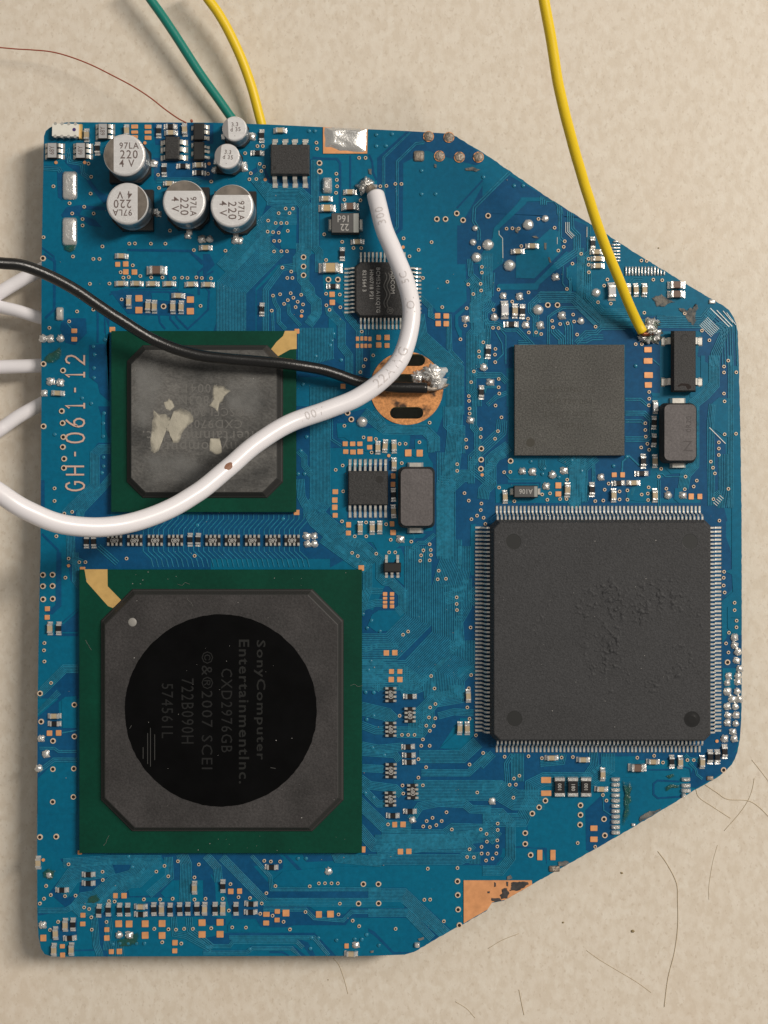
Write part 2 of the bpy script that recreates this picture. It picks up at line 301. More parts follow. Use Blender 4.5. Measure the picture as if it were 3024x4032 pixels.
# ---- dark channels where the copper is etched away (each a thin sheet, all at different heights)
GAPS = """
q -75,150 75,50 1430,50 1590,150 1590,1590 1430,1730 60,1730 -75,1590
C 950,180 1300,200 1420,240 1659,395 1659,470 1600,500 1480,470 1240,400 1140,360 1000,440 920,480 915,1095 830,1170 740,1000 675,900 675,430
C 1659,690 1530,930 1440,1080 1500,1100 1500,1422 1659,1422
D 480,590 860,810 1150,980 1200,1040 1100,980 1090,1110 1140,1170 1140,1290 1060,1340 900,1422 700,1422 0,1422 0,1060 100,1070 100,940
X 0,0 200,0 860,0 1100,90 1130,300 1040,360 1030,700 940,710 1220,940 1659,1040 1659,1422 1450,1422 1450,1200 400,1200 400,1422 0,1422
H 1100,560 1280,560 1659,700 1659,840 1360,850 1290,900 1290,1422 900,1422 700,1200 690,1000 480,800 480,360 580,460 640,540 800,545 920,440 905,0 1000,0
E 0,700 100,760 290,960 900,960 1230,960 1300,880 1420,980 1540,1120 1560,1422 1330,1422 1200,1330 1240,1100 850,1100 850,1422 530,1422 530,1220 0,1220
I 525,0 850,0 850,350 780,380 760,1120 640,1160 560,1300 520,1422 0,1422 0,940 520,930
I 1200,380 1330,300 1330,60 1400,0 1500,0 1500,420 1400,390 1330,450 1330,660 1460,820 1480,1422 1230,1422 1230,1330 840,1330 840,1160 900,1120 1090,1080 1200,1000
N 1230,0 1420,0 1480,240 1420,270 1530,560 1530,870 1440,960 1430,1422 1330,1422 1320,250 1230,180
T 1280,0 1480,0 1480,900 1420,1060 1340,1180 1160,1330 1060,1250 1000,1130 180,1120 0,1120 0,1000 1150,1000 1280,900
S 0,270 1110,300 1110,520 660,510 540,510 540,700 400,860 200,880 0,850
S 220,890 420,890 420,1170 470,1180 600,1180 600,1340 580,1250 560,1190 300,1180 240,1120
S 960,830 1100,700 1240,800 1230,1100 1000,1220 965,1200
L 20,100 330,20 520,170 900,170 1000,250 990,1422 700,1200 700,1180 965,1160 965,540 920,470 900,320 800,300 780,420 700,410 740,380 750,270 560,260 480,200 400,200 200,220 100,150 70,180 70,290 120,320 110,480 0,380 0,120
L 1000,240 1050,100 1060,0 1659,0 1659,720 1540,740 1540,1000 1480,1080 1310,1100 1300,1422 960,1422 960,300
L 0,1060 150,1200 230,1270 380,1270 500,1422 0,1422
L 160,620 540,480 610,520 600,900 560,1060 160,1060
P 0,0 700,0 730,640 560,820 300,820 300,560 400,600 690,600 690,380 660,300 480,290 480,30 420,0 380,0 0,200
P 700,0 1345,0 1345,1422 300,1422 300,800
R 300,0 1340,0 1340,200 1210,210 1020,490 1210,510 1340,400 1540,540 1659,620 1659,1422 300,1422
W 0,0 900,0 1250,0 1250,180 1190,310 1070,310 1040,300 0,300
W 0,510 350,510 770,900 590,1010 390,790 0,790 0,700 340,700 340,620 0,620
W 0,890 60,920 240,1110 400,1110 380,1130 230,1130 60,960 0,920
V 1480,0 1659,0 1659,200 1480,200
V 930,200 1200,205 1220,260 960,270
V 750,205 790,210 930,350 1120,350 1120,380 920,385
V 0,240 60,380 110,470 120,650 90,780 210,800 210,860 40,860 0,780
V 0,200 700,200 750,240 740,330 690,360 520,300 470,310 650,510 1659,510 1659,610 560,620 450,600 400,640 560,680 970,680 1050,740 1230,760 1320,760 1380,700 1659,700 1659,790 1380,790 1330,860 850,860 780,880 540,880 490,800 270,800 220,600 110,430 60,360
V 20,980 230,930 1040,930 1240,1150 1190,1150 1020,960 260,960 240,1040 80,1050
V 250,1000 900,990 980,1020 1050,1150 1000,1150 900,1010 260,1020
V 0,1090 400,1090 450,1050 840,1050 960,1155 900,1155 820,1070 460,1080 420,1115 0,1115
U 250,240 720,200 1659,200 1659,440 1300,440 1300,600 900,600 700,640 600,610 400,640 330,720 50,770 50,700 300,690 150,560 330,330
U 600,650 740,780 690,1100 700,1155 640,1155 610,1100 580,1050
U 210,490 340,500 330,620 200,600
U 170,880 410,800 410,980 380,1010 180,1010
U 1050,640 1659,640 1659,780 1050,780
J 585,0 690,0 690,340 585,340 520,430 520,720 245,980 250,1060 700,1030 700,400 690,330
J 290,1100 1659,1000 1659,1422 290,1422
J 50,690 85,690 85,960 50,930
K 0,990 1200,1000 1240,1050 1340,1140 1400,1290 1659,1422 0,1422
K 860,0 1300,0 1250,160 1250,300 1300,330 1300,470 1250,380 1200,380 1195,780 1190,1060 860,1060
O 220,60 265,60 265,560 180,640 120,620 210,550
O 310,0 1659,0 1659,215 480,215 380,60 380,330 425,390 425,400 350,320
O 280,700 420,580 420,840 180,840
O 50,1422 310,1180 425,1180 425,1422
Q 40,200 270,0 300,0 240,60 240,130 265,300 410,300 410,620 200,620 45,770
G 0,0 60,0 110,100 30,180 30,240 0,240
G 860,0 1100,0 1130,380 1420,560 1560,700 1560,1150 890,1150 600,715 500,715 500,340 740,110
G 140,280 410,0 620,0 850,90 700,100 490,320 490,715 100,715 130,620
B 430,560 430,640 600,840 540,1000 430,1422 820,1422 870,1290 720,1250 720,1130 800,960 870,970 870,1280 1060,1290 1090,1290 1090,600 1020,440 1000,440 1000,620 620,620 560,480
B 620,960 660,950 760,980 700,1060 600,1040
A 200,500 255,540 250,830 215,800 215,520
A 270,460 360,470 440,540 590,740 700,800 640,860 540,740 450,600 380,560 300,500
A 240,960 290,890 420,870 650,890 650,920 440,910 410,960 560,1010 620,1080 500,1060 400,970 250,985
A 1100,430 1659,440 1659,640 1110,640
A 1090,100 1659,110 1659,300 1120,310
F 500,850 640,840 690,900 690,1380 600,1300 580,1210 500,1150
F 240,640 300,600 470,600 480,740 370,850 280,830 230,700
F 640,520 690,590 690,750 640,740
F 700,350 800,340 1340,350 1480,380 1480,570 1250,575 1000,570 900,560 860,560
Y 1000,200 1100,150 1400,150 1390,200 1280,320 1000,480 930,470 950,360
"""
gap = MB(); zc = 0.0010
for ln in GAPS.strip().splitlines():
    t, s_ = ln.split(' ', 1); poly(gap, pts(t, s_), zc); zc += .00004
GAPLINES = """
C 22 75,430 180,440 300,440 330,480 330,880
C 16 425,410 425,720
C 18 600,400 630,470 640,570 670,640
C 16 1659,640 1420,900
F 24 80,0 180,70 175,520 90,600
F 18 600,470 580,520 580,830
F 18 1150,570 1160,640 1210,700
F 18 1255,570 1260,610 1340,700
F 18 1310,570 1320,600 1420,700 1540,590 1610,520 1620,350 1590,310
F 20 1470,0 1570,80 1600,110 1520,170 1525,380
F 16 1659,160 1590,200 1590,260
F 16 1230,180 1240,260
F 14 690,380 820,330 1330,330
B 18 570,1422 560,1380
M 14 600,720 1010,715 1010,800
Y 14 530,310 770,310
Y 18 840,420 640,410 600,440 600,540 640,575 870,560
Y 12 880,280 940,300 960,420
A 20 80,510 210,520 220,800
A 16 60,1270 170,1350 180,1422
A 22 860,1290 1440,1300 1560,1422
A 14 1120,610 1500,610 1540,640
A 14 280,380 290,480 400,500
S 12 640,600 540,600
W 16 1160,310 1250,230
V 20 620,1110 740,1110 800,1150
W 12 300,620 340,630
J 20 60,1190 210,1340 220,1422
U 14 380,1095 600,1090
P 14 690,600 690,380
K 16 1260,60 1390,190 1500,215
"""
for ln in GAPLINES.strip().splitlines():
    t, wd, s_ = ln.split(' ', 2); ribbon(gap, pts(t, s_), TS(t, float(wd)), zc); zc += .00004
# ---- copper islands inside the dark areas
POURS = """
D 340,1090 560,860 600,800 650,800 770,800 800,790 820,800 770,835 650,840 640,860 395,1090 395,1130 430,1180 430,1360 240,1422 160,1422 330,1180
X 200,300 300,400 310,440 160,555 90,555 90,440
X 480,330 640,220 750,120 840,150 850,260 860,330 600,585 430,580 430,380
X 250,650 270,635 600,630 900,330 960,370 650,640 630,690 260,690
X 940,450 1030,440 1035,700 960,700 950,600 900,560 900,500
E 130,700 230,600 420,740 760,810 860,900 900,950 290,950 180,820
I 1230,0 1270,0 1270,310 1200,390 1130,390 1130,360 1230,300
I 900,1050 1090,1070 1170,1000 1205,1040 1110,1100 950,1100
I 640,1170 820,1160 825,1360 640,1360 540,1340 540,1280
I 990,1240 1080,1230 1030,1300 1030,1380 980,1340
I 1400,390 1500,400 1500,760 1460,760 1330,670 1330,450
I 760,340 800,350 850,350 850,385 780,385
N 1520,0 1530,0 1535,690 1560,740 1560,930 1470,1020 1470,1330 1430,1380 1420,990 1530,900 1520,740 1450,710 1520,690
N 1580,1030 1600,1150 1510,1140 1500,1210 1590,1290 1560,1320 1480,1240 1480,1040
T 1290,310 1420,310 1400,500 1320,520 1290,420
S 290,920 410,910 410,1165 310,1165 290,1140
S 1110,330 1430,325 1430,520 1240,520 1110,470
L 60,160 250,150 330,210 500,250 740,270 740,370 590,440 330,420 130,290 70,290
L 790,310 880,310 880,470 800,480 700,400 790,400
L 0,390 110,390 150,480 150,1040 60,1060 0,1000
L 210,1160 420,1160 500,1290 650,1300 480,1422 400,1270 210,1250
L 1540,730 1659,725 1659,900 1545,900
L 1310,1100 1360,1100 1340,1422 1310,1422
L 620,1190 900,1190 860,1230 680,1230
P 1300,0 1345,0 1345,280 1310,270
P 450,600 680,600 690,640 540,790 430,800 350,740 390,640
P 520,30 660,20 690,90 690,370 600,290 660,290 650,150 490,150
P 1200,1130 1345,1110 1345,1150 1180,1230
R 1210,210 1340,210 1340,370 1200,490 1020,490 1190,330
W 290,620 325,630 320,685 0,685 0,625
G 1170,600 1210,600 1245,650 1240,800 1170,740
G 860,1260 890,1260 950,1320 940,1422 860,1422
B 800,960 870,970 870,1280 730,1280 720,1250 720,1130
H 1030,110 1110,60 1230,0 1250,0 1240,60 1110,195 1040,190
H 810,570 900,500 900,530 840,590 840,670 875,720 870,780 850,780 810,680
H 15,920 90,900 90,960 60,1000 15,1000
F 1080,365 1240,365 1250,380 1250,440 1090,430
F 1370,340 1330,350 1340,230 1440,220
F 650,600 690,700 660,850 670,1180 685,1340
J 620,60 650,60 650,300 620,300
O 270,720 420,590 420,610 280,735
O 420,800 270,805 270,815 420,815
Q 265,40 300,10 410,0 410,300 280,300
Q 45,770 200,620 410,620 410,1100 45,1100
U 870,440 960,440 1200,220 1260,300 1260,400 1140,580 900,590
U 1190,560 1300,440 1320,460 1310,590 1230,600
U 340,440 440,430 430,560 340,600
V 1230,310 1659,320 1659,500 700,500 650,440 740,360
V 270,810 480,810 540,890 520,920 230,920 230,860
V 560,630 1659,620 1659,690 1380,690 1300,750 1060,730 970,670 560,670
"""
tr = MB(); zc = .0065
for ln in POURS.strip().splitlines():
    t, s_ = ln.split(' ', 1); poly(tr, pts(t, s_), zc); zc += .00003
pour_faces = len(tr.f)
# ---- bundles of traces: tile, count, pitch, width, points
TR = """
C 2 16 6 1000,180 745,430 745,1000
C 2 16 6 1110,270 1110,300 1040,305 870,470 870,1080 820,1140
D 2 22 7 500,570 170,900 165,1020 190,1060 215,1110 215,1200
D 1 10 8 390,1110 390,1150 425,1190 425,1400
D 4 -17 7 830,870 830,840 905,840 935,880 935,960
D 2 -20 7 950,890 950,1180 1000,1230
D 4 -19 8 1030,930 1030,1110 1090,1170 1090,1290 900,1422
D 3 -16 7 1210,1070 1215,1300 1150,1370 1155,1422
X 6 17 7 640,720 980,720 1220,950 1560,960
X 4 -17 6 640,730 545,820 545,900 590,945 590,1130
X 5 13 7 1060,300 1050,780 1240,960 1640,970
X 3 -18 7 450,1200 600,1200 450,1040 340,1040 260,990 180,990 160,950
X 8 -17 7 130,760 110,800 40,850 40,1422
X 7 15 7 210,350 200,760 90,860 90,1000
X 3 16 7 230,530 215,750
X 2 16 7 725,1200 725,940 780,900 860,850 1010,850 1170,1010
X 4 -20 8 760,1060 760,1090 830,1160 830,1200
X 4 -22 7 870,990 890,1040 890,1200
X 3 18 7 1450,1060 1230,1060 1180,1110 1090,1110 1000,1200
X 1 10 7 870,470 865,630 900,680
X 1 10 7 905,480 905,570 940,620 940,710 650,710
X 1 10 8 80,1200 120,1250 120,1340 90,1390
X 1 10 7 240,1080 300,1190 310,1290 240,1360
X 1 10 7 270,1040 335,1120 335,1380
X 4 14 6 20,400 30,540 150,650 190,700 195,800
H 13 13 6 520,560 545,740 890,1050 890,1500
H 4 13 6 490,380 600,490 600,560 640,580
H 3 14 6 770,560 780,900 890,1020
H 4 15 7 1000,1080 1030,1110 1240,1110 1310,1180
H 7 -14 6 905,250 960,330 960,700 920,740 920,1290 970,1340 970,1422
H 6 -15 6 1000,370 1000,440 990,700 990,1020
H 1 9 6 735,680 735,890
H 1 10 7 1080,700 1080,800
H 2 16 7 1120,640 1140,720 1130,850
H 3 16 6 1300,1310 1200,1350 1120,1422
H 2 14 6 1217,1250 1100,1250 1090,1300
E 2 16 7 20,600 20,740 0,760
E 6 -17 8 110,400 120,560 125,800 290,980 620,980
E 7 17 8 820,960 1230,965 1300,880
E 4 26 7 1310,885 1500,1060 1510,1422
E 6 -16 7 1290,970 1230,1040 1320,1130 1420,1100 1330,1300 1310,1422
E 2 40 7 1470,920 1560,1050 1570,1422
E 3 22 6 320,1180 220,1180 160,1210 80,1210
E 6 22 6 560,640 600,600 690,600
E 3 40 7 745,640 745,800
I 8 13 7 1400,0 1400,290 1300,400 1210,470 1210,1040 1130,1130 1110,1250
I 4 14 7 1530,0 1530,1422
I 5 -15 6 1310,450 1290,640 1300,1400
I 6 -16 6 1400,920 1400,1250 1420,1422
I 5 -14 6 1340,1290 1390,1350 1390,1422
I 2 18 7 525,400 670,400 740,460
I 3 18 7 525,520 710,520 790,600
I 2 22 7 525,600 680,600 710,630
I 3 20 7 525,760 720,760 750,740 750,580
I 1 10 7 850,95 780,35
I 3 14 6 0,1010 40,1050 50,1422
I 8 15 6 250,960 110,1090 105,1422
I 1 10 12 495,1090 500,990 560,935 660,1030
I 1 10 7 820,1100 870,1100 900,1130 1090,1130
I 2 12 7 580,1300 600,1230
I 3 12 6 220,1180 215,1000
I 2 16 6 850,1160 850,1422
M 6 18 6 700,130 690,260 430,500 430,560 600,700 600,740
M 8 -14 6 690,330 550,430 500,480 500,700 440,760 430,860
M 5 -14 6 360,0 360,200 400,250 400,460 340,530 340,720
M 9 13 6 340,700 310,700 200,800 200,1422
M 12 13 6 280,0 290,250 270,460 240,690 190,760 190,1400
M 6 -13 6 510,640 560,600 630,500 700,470
M 1 10 7 675,615 730,680 960,680 990,640
M 6 -16 6 1310,470 1310,860 1270,900
M 10 -14 6 1180,500 1310,570 1320,900
M 5 -14 6 1000,500 1000,560 1030,600
M 4 -16 6 1460,880 1450,600 1560,500
L 8 13 6 340,20 530,170 900,170 1020,290 1020,420
L 5 13 6 430,20 540,190 900,200 960,260 970,430
L 2 18 6 20,120 20,300 110,360
L 1 10 6 770,1180 790,1230 760,1250
L 3 -14 6 970,1180 880,1260 820,1260 740,1340 740,1422
L 6 -15 6 1060,0 1060,190 1110,240 1180,250 1180,440
L 12 -15 6 1000,430 1000,1422
G 6 13 6 985,-40 985,330 1100,430 1100,560 1020,640
G 7 -13 6 870,-100 880,250 960,350 970,430 1010,470 1010,560 950,640
G 20 -14 6 560,-180 130,260 130,720
G 4 -16 6 850,90 720,110 560,330 560,720
G 3 -14 6 640,390 655,460 690,520 690,640 760,715
G 3 -13 5 780,470 790,560 900,680
G 24 -14 6 890,690 890,1000 905,1060
G 6 -13 6 1140,500 1150,560 1260,670 1260,870 1330,960 1330,1130
G 5 -14 6 1300,530 1330,600 1430,720 1430,1130
G 4 -26 5 1465,690 1465,760
G 2 -16 6 640,540 645,720
G 20 -13 5 1000,1240 1000,1422
B 9 -13 6 430,620 600,840 850,840 900,900 900,1290 840,1360 840,1500
B 6 -13 6 1012,450 1012,1280 1050,1320 1050,1500
B 4 14 6 640,720 640,830 870,840
B 4 -14 6 500,480 520,570 560,690 640,740 900,750 990,830
B 14 -13 6 870,880 640,890 430,1100 300,1240 130,1422
B 8 -13 6 640,1060 560,1080 530,1140 530,1422
A 3 -16 6 200,470 290,400 300,480 420,500 430,590 500,640
A 4 14 5 1130,620 1500,620 1560,640
A 3 16 6 60,510 230,520 250,560
K 15 -13 6 1000,60 1000,860 940,930 940,1000 1000,1110 1340,1400 1500,1560
K 6 -14 6 870,680 880,850 930,950
K 5 -12 5 870,430 920,480 920,560 990,660
J 7 -13 6 700,360 590,360 515,430 515,720 250,980 250,1060
J 6 -13 6 700,620 600,740 390,960 380,1060
J 6 -14 6 290,1100 300,1450 420,1500
J 3 22 6 600,1290 780,1450
O 5 -13 6 370,60 370,330 425,400
O 6 14 6 425,1180 310,1180 120,1370 60,1422
P 7 -13 6 -100,-40 230,200 310,230 310,400 240,600
P 7 -13 6 60,-160 160,-20 270,10 430,150 430,300 490,360 550,370 640,460 640,560 600,590
P 15 -17 7 700,0 700,640 520,820 280,820
P 17 -17 7 955,360 955,800 700,1070 280,1070
P 14 -15 6 1030,-60 1030,120 1000,200 960,360
P 8 -15 6 1200,0 1200,220 1150,420 1060,440
P 6 -15 6 1244,300 1240,560 1160,700 1180,980
P 5 -15 6 1345,1120 1260,1160 1190,1240 1190,1422
P 4 -15 6 1345,380 1290,440 1290,500 1345,560
P 4 16 6 490,445 370,440 300,520
P 3 16 6 300,960 440,910 640,910
P 16 15 6 1345,880 1345,1100 1180,1250 1170,1422
P 8 -14 6 870,1200 880,1422
P 14 14 6 300,1080 480,1080 690,1110 860,1230 870,1350 680,1422
P 9 13 6 300,1200 420,1200 520,1280
P 5 -15 6 300,600 430,560 490,560
R 10 13 6 300,60 560,120 640,200
R 9 14 6 830,510 1210,510 1340,390
R 5 14 6 850,690 1280,690 1460,520
R 14 14 6 780,790 1600,790 1750,880 2000,880
R 10 -14 6 860,380 860,240 1000,100 1240,60 1240,-100
R 8 14 6 620,290 820,290 870,220 870,100 1010,-60
R 10 14 6 480,1250 1050,1250 1130,1190 1500,1200 1600,1290
R 8 14 6 300,1200 430,1350 1300,1360 1360,1422
R 9 13 6 300,950 520,1160 760,1180
R 6 13 6 300,640 500,650
R 5 16 6 300,240 430,290 500,290
R 6 14 6 300,430 450,460 680,440
R 5 14 6 300,500 620,520 670,590
R 6 14 6 300,740 380,800 620,830 690,900
R 5 14 6 300,820 460,980 510,980
R 6 -14 6 780,1180 860,1060 1010,1030 1240,1040 1300,1090 1500,1100
R 5 14 6 1000,160 1150,120 1340,130
R 3 18 6 1659,1230 1620,1150 1560,1130 1450,1200
S 8 14 6 0,550 170,560 230,600
S 9 -15 6 1110,300 1110,400 1000,480 560,480 400,560 400,700 330,860 0,860
S 9 14 6 380,300 380,560
S 5 16 6 120,320 0,440
S 3 18 6 290,320 240,400 250,580
S 7 -14 6 0,900 150,900 220,970 220,1260 150,1350 0,1350
S 3 16 6 0,1010 90,1050 130,1130
S 5 15 6 780,310 760,400 540,420
S 1 10 6 1122,700 1130,830 1220,890
W 10 13 5 60,20 870,20 930,-20
W 8 13 5 0,200 850,200 890,180 1040,180 1040,290
W 11 12 5 70,120 1060,-40
W 10 13 6 0,520 350,520 760,910
W 6 13 6 0,710 380,710 620,960
V 6 14 6 200,200 600,610 1659,610
V 3 14 6 460,200 640,400 650,510 1659,510
V 3 14 6 560,700 960,700 1040,780 1300,800 1380,720 1659,720
V 6 -14 6 0,230 100,340 110,460
V 8 -12 6 1200,200 1230,270 1659,310
V 3 14 6 240,960 1040,960 1180,1130
V 3 14 6 80,1040 240,1040 270,1000 880,1000 940,1060
V 3 14 6 0,1100 400,1100 460,1060 830,1060 910,1150
U 7 13 6 280,240 720,210 1200,210
U 12 13 6 200,520 330,330 420,310 640,270 720,240
U 10 13 6 330,700 440,560 560,540 720,400 900,350 960,220
U 9 13 6 400,680 600,640 860,410 960,400 1150,220
U 6 14 6 1300,220 1310,420 1100,600
U 8 -14 6 1340,210 1380,300 1370,640
U 5 14 6 600,780 620,1040 650,1120 650,1160
U 5 14 6 730,790 740,880 710,1100
U 8 16 6 840,1000 850,1150
U 4 -16 6 1290,780 1300,960 1420,980 1659,1110
U 4 -18 6 1430,790 1440,920 1560,1010 1659,1090
U 4 14 6 50,700 300,700 400,640
Q 4 -16 6 45,170 260,-20
Q 2 16 6 60,480 200,480 240,510 410,510
Q 3 16 6 45,690 190,580 410,580
Q 1 10 8 270,345 410,320
F 1 10 6 290,640 340,700
Y 3 14 6 900,160 940,200 1010,200 1060,250 1060,300
Y 2 14 6 940,240 1000,300 1010,350 1060,390
Y 6 -15 5 0,150 10,260 -60,360
"""
tk = 0
for ln in TR.strip().splitlines():
    t, n, p_, wd, s_ = ln.split(' ', 4); n = int(n); p_ = TS(t, float(p_)); line = pts(t, s_)
    for k in range(n):
        q = offset(line, k*p_) if k else line
        jit = min(.35, .06*k)*abs(p_)
        ribbon(tr, q, TS(t, float(wd))*1.0, .0080+.000012*(tk % 150), TS(t, 2.0), .002); tk += 1
# short fan-outs above and below the row of resistor packs
for i, x in enumerate(list(range(-560, 930, 47))):
    ribbon(tr, pts('K', f"{x},1200 {x},1150 {x+90},1050 {x+90},1010"), TS('K', 6), .0080+.000012*(tk % 150), TS('K', 2), .002); tk += 1
    ribbon(tr, pts('K', f"{x},1300 {x},1350 {x+75},1422 {x+95},1500"), TS('K', 6), .0080+.000012*(tk % 150), TS('K', 2), .002); tk += 1
# keep only what lies on the board (drop geometry past its edge)
BX = [(x, y) for x, y in board]
def inside(x, y):
    c_ = False; j = len(BX)-1
    for i in range(len(BX)):
        xi, yi = BX[i]; xj, yj = BX[j]
        if (yi > y) != (yj > y) and x < (xj-xi)*(y-yi)/(yj-yi)+xi: c_ = not c_
        j = i
    return c_
def clip(m):
    """move vertices that stick out past the board's outline back to it, so nothing hangs over the edge"""
    for i, (x, y, z) in enumerate(m.v):
        if not inside(x, y):
            best = None
            for k in range(len(BX)):
                ax, ay = BX[k-1]; bx, by = BX[k]; dx, dy = bx-ax, by-ay; t = max(0, min(1, ((x-ax)*dx+(y-ay)*dy)/(dx*dx+dy*dy)))
                qx, qy = ax+dx*t, ay+dy*t; d_ = (qx-x)**2+(qy-y)**2
                if best is None or d_ < best[0]: best = (d_, qx, qy)
            m.v[i] = (best[1]*.9995, best[2]*.9995, z)
clip(gap); clip(tr)
CC = P(1601, 1529); CR = 144*K
tr.m = [0 if i < pour_faces else 1 for i in range(len(tr.f))]
obj('etched_channels', gap.mesh('etched_channels', mask_gap), ROOT, kind='stuff')
obj('copper_traces', tr.mesh('copper_traces', [mask_fill, mask_line]), ROOT, kind='stuff')

ex_ = MB(); kk = 0
for t, n, p_, wd, s_ in (('E',7,17,4,'1290,970 1400,1080'),('E',1,10,7,'1318,885 1495,1060'),('E',1,10,7,'1378,905 1522,1055'),('E',1,10,5,'1436,910 1530,1020'),('E',1,10,5,'1470,928 1555,1040'),('I',1,10,7,'1310,672 1460,822'),('I',5,22,6,'1405,1305 1440,1335'),
        ('X',1,10,6,'272,140 272,175 305,210 308,395'),('X',1,10,5,'815,200 815,265'),('X',3,16,5,'925,60 925,140 975,190'),('X',1,10,5,'1092,105 1092,200')):
    ln = pts(t, s_)
    for k in range(n): ribbon(ex_, offset(ln, k*TS(t, p_)), TS(t, wd), .0115+.00005*kk); kk += 1
obj('exposed_traces', ex_.mesh('exposed_traces', mat('tinned_line', (.72,.74,.72), .3, .4)), ROOT, kind='stuff')
# ---- big bare copper areas
mb = MB(); inner = slots
poly(mb, circ(CR, 64, *CC), .0125, 0, slots)
obj('ground_ring', mb.mesh('ground_ring', copper_dirty), ROOT)
mb = MB(); poly(mb, pts('W', '890,440 1525,440 1530,478 1280,622 1155,645 1112,712 890,840'), .0125, 0, (), 0); clip(mb)
obj('copper_area', mb.mesh('copper_area', [copper]), ROOT)
mb = MB(); poly(mb, pts('C', '170,143 588,157 583,392 172,392'), .0125, 0, (), 0); clip(mb)
ca = obj('copper_area', mb.mesh('copper_area', [copper]), ROOT)
def sheet(name, t, s_, m, z0, h, fr=2.2, parent=None, n=22, amp=1.0):
    """a low uneven skin (solder, flux, scrape) over a traced outline"""
    o = ccw(pts(t, s_)); parent = parent or ROOT
    dens = []
    for i in range(len(o)):
        a, b_ = Vector(o[i]), Vector(o[(i+1) % len(o)]); k = max(1, int((b_-a).length/(TS('C', 14))))
        for j in range(k):
            q = a.lerp(b_, j/k); w_ = noise.noise_vector(Vector((q.x*9, q.y*9, 3)))*TS('C', 9)*amp; dens.append((q.x+w_.x, q.y+w_.y))
    cx = sum(q[0] for q in dens)/len(dens); cy = sum(q[1] for q in dens)/len(dens); m_ = MB(); lay = []; K_ = 6
    for s in range(K_):
        f = 1-s/K_; hh = h*min(1, (s+.01)*.55)
        lay.append([(cx+(x-cx)*f, cy+(y-cy)*f, z0+hh*(1+.7*noise.noise(Vector((x*f*fr*3, y*f*fr*3, s*.7))))) for x, y in dens])
    lay[0] = [(x, y, z0) for x, y, z in lay[0]]
    nn_ = len(dens); vs = [q for l in lay for q in l]+[(cx, cy, z0+h)]
    fs = [(k*nn_+i, k*nn_+(i+1) % nn_, (k+1)*nn_+(i+1) % nn_, (k+1)*nn_+i) for k in range(K_-1) for i in range(nn_)]+[((K_-1)*nn_+i, (K_-1)*nn_+(i+1) % nn_, K_*nn_) for i in range(nn_)]
    m_.add(vs, fs); clip(m_) if parent is ROOT else None
    me = m_.mesh(name, m, True); at = me.attributes.new('fade', 'FLOAT', 'POINT')
    at.data.foreach_set('value', [min(1, k/2.5) for k in range(K_) for i in range(nn_)]+[1.0])
    return obj(name, me, parent)
sheet('solder_coat', 'C', '185,148 578,160 572,370 540,382 330,370 250,335 190,330', solder, .0127, .035)

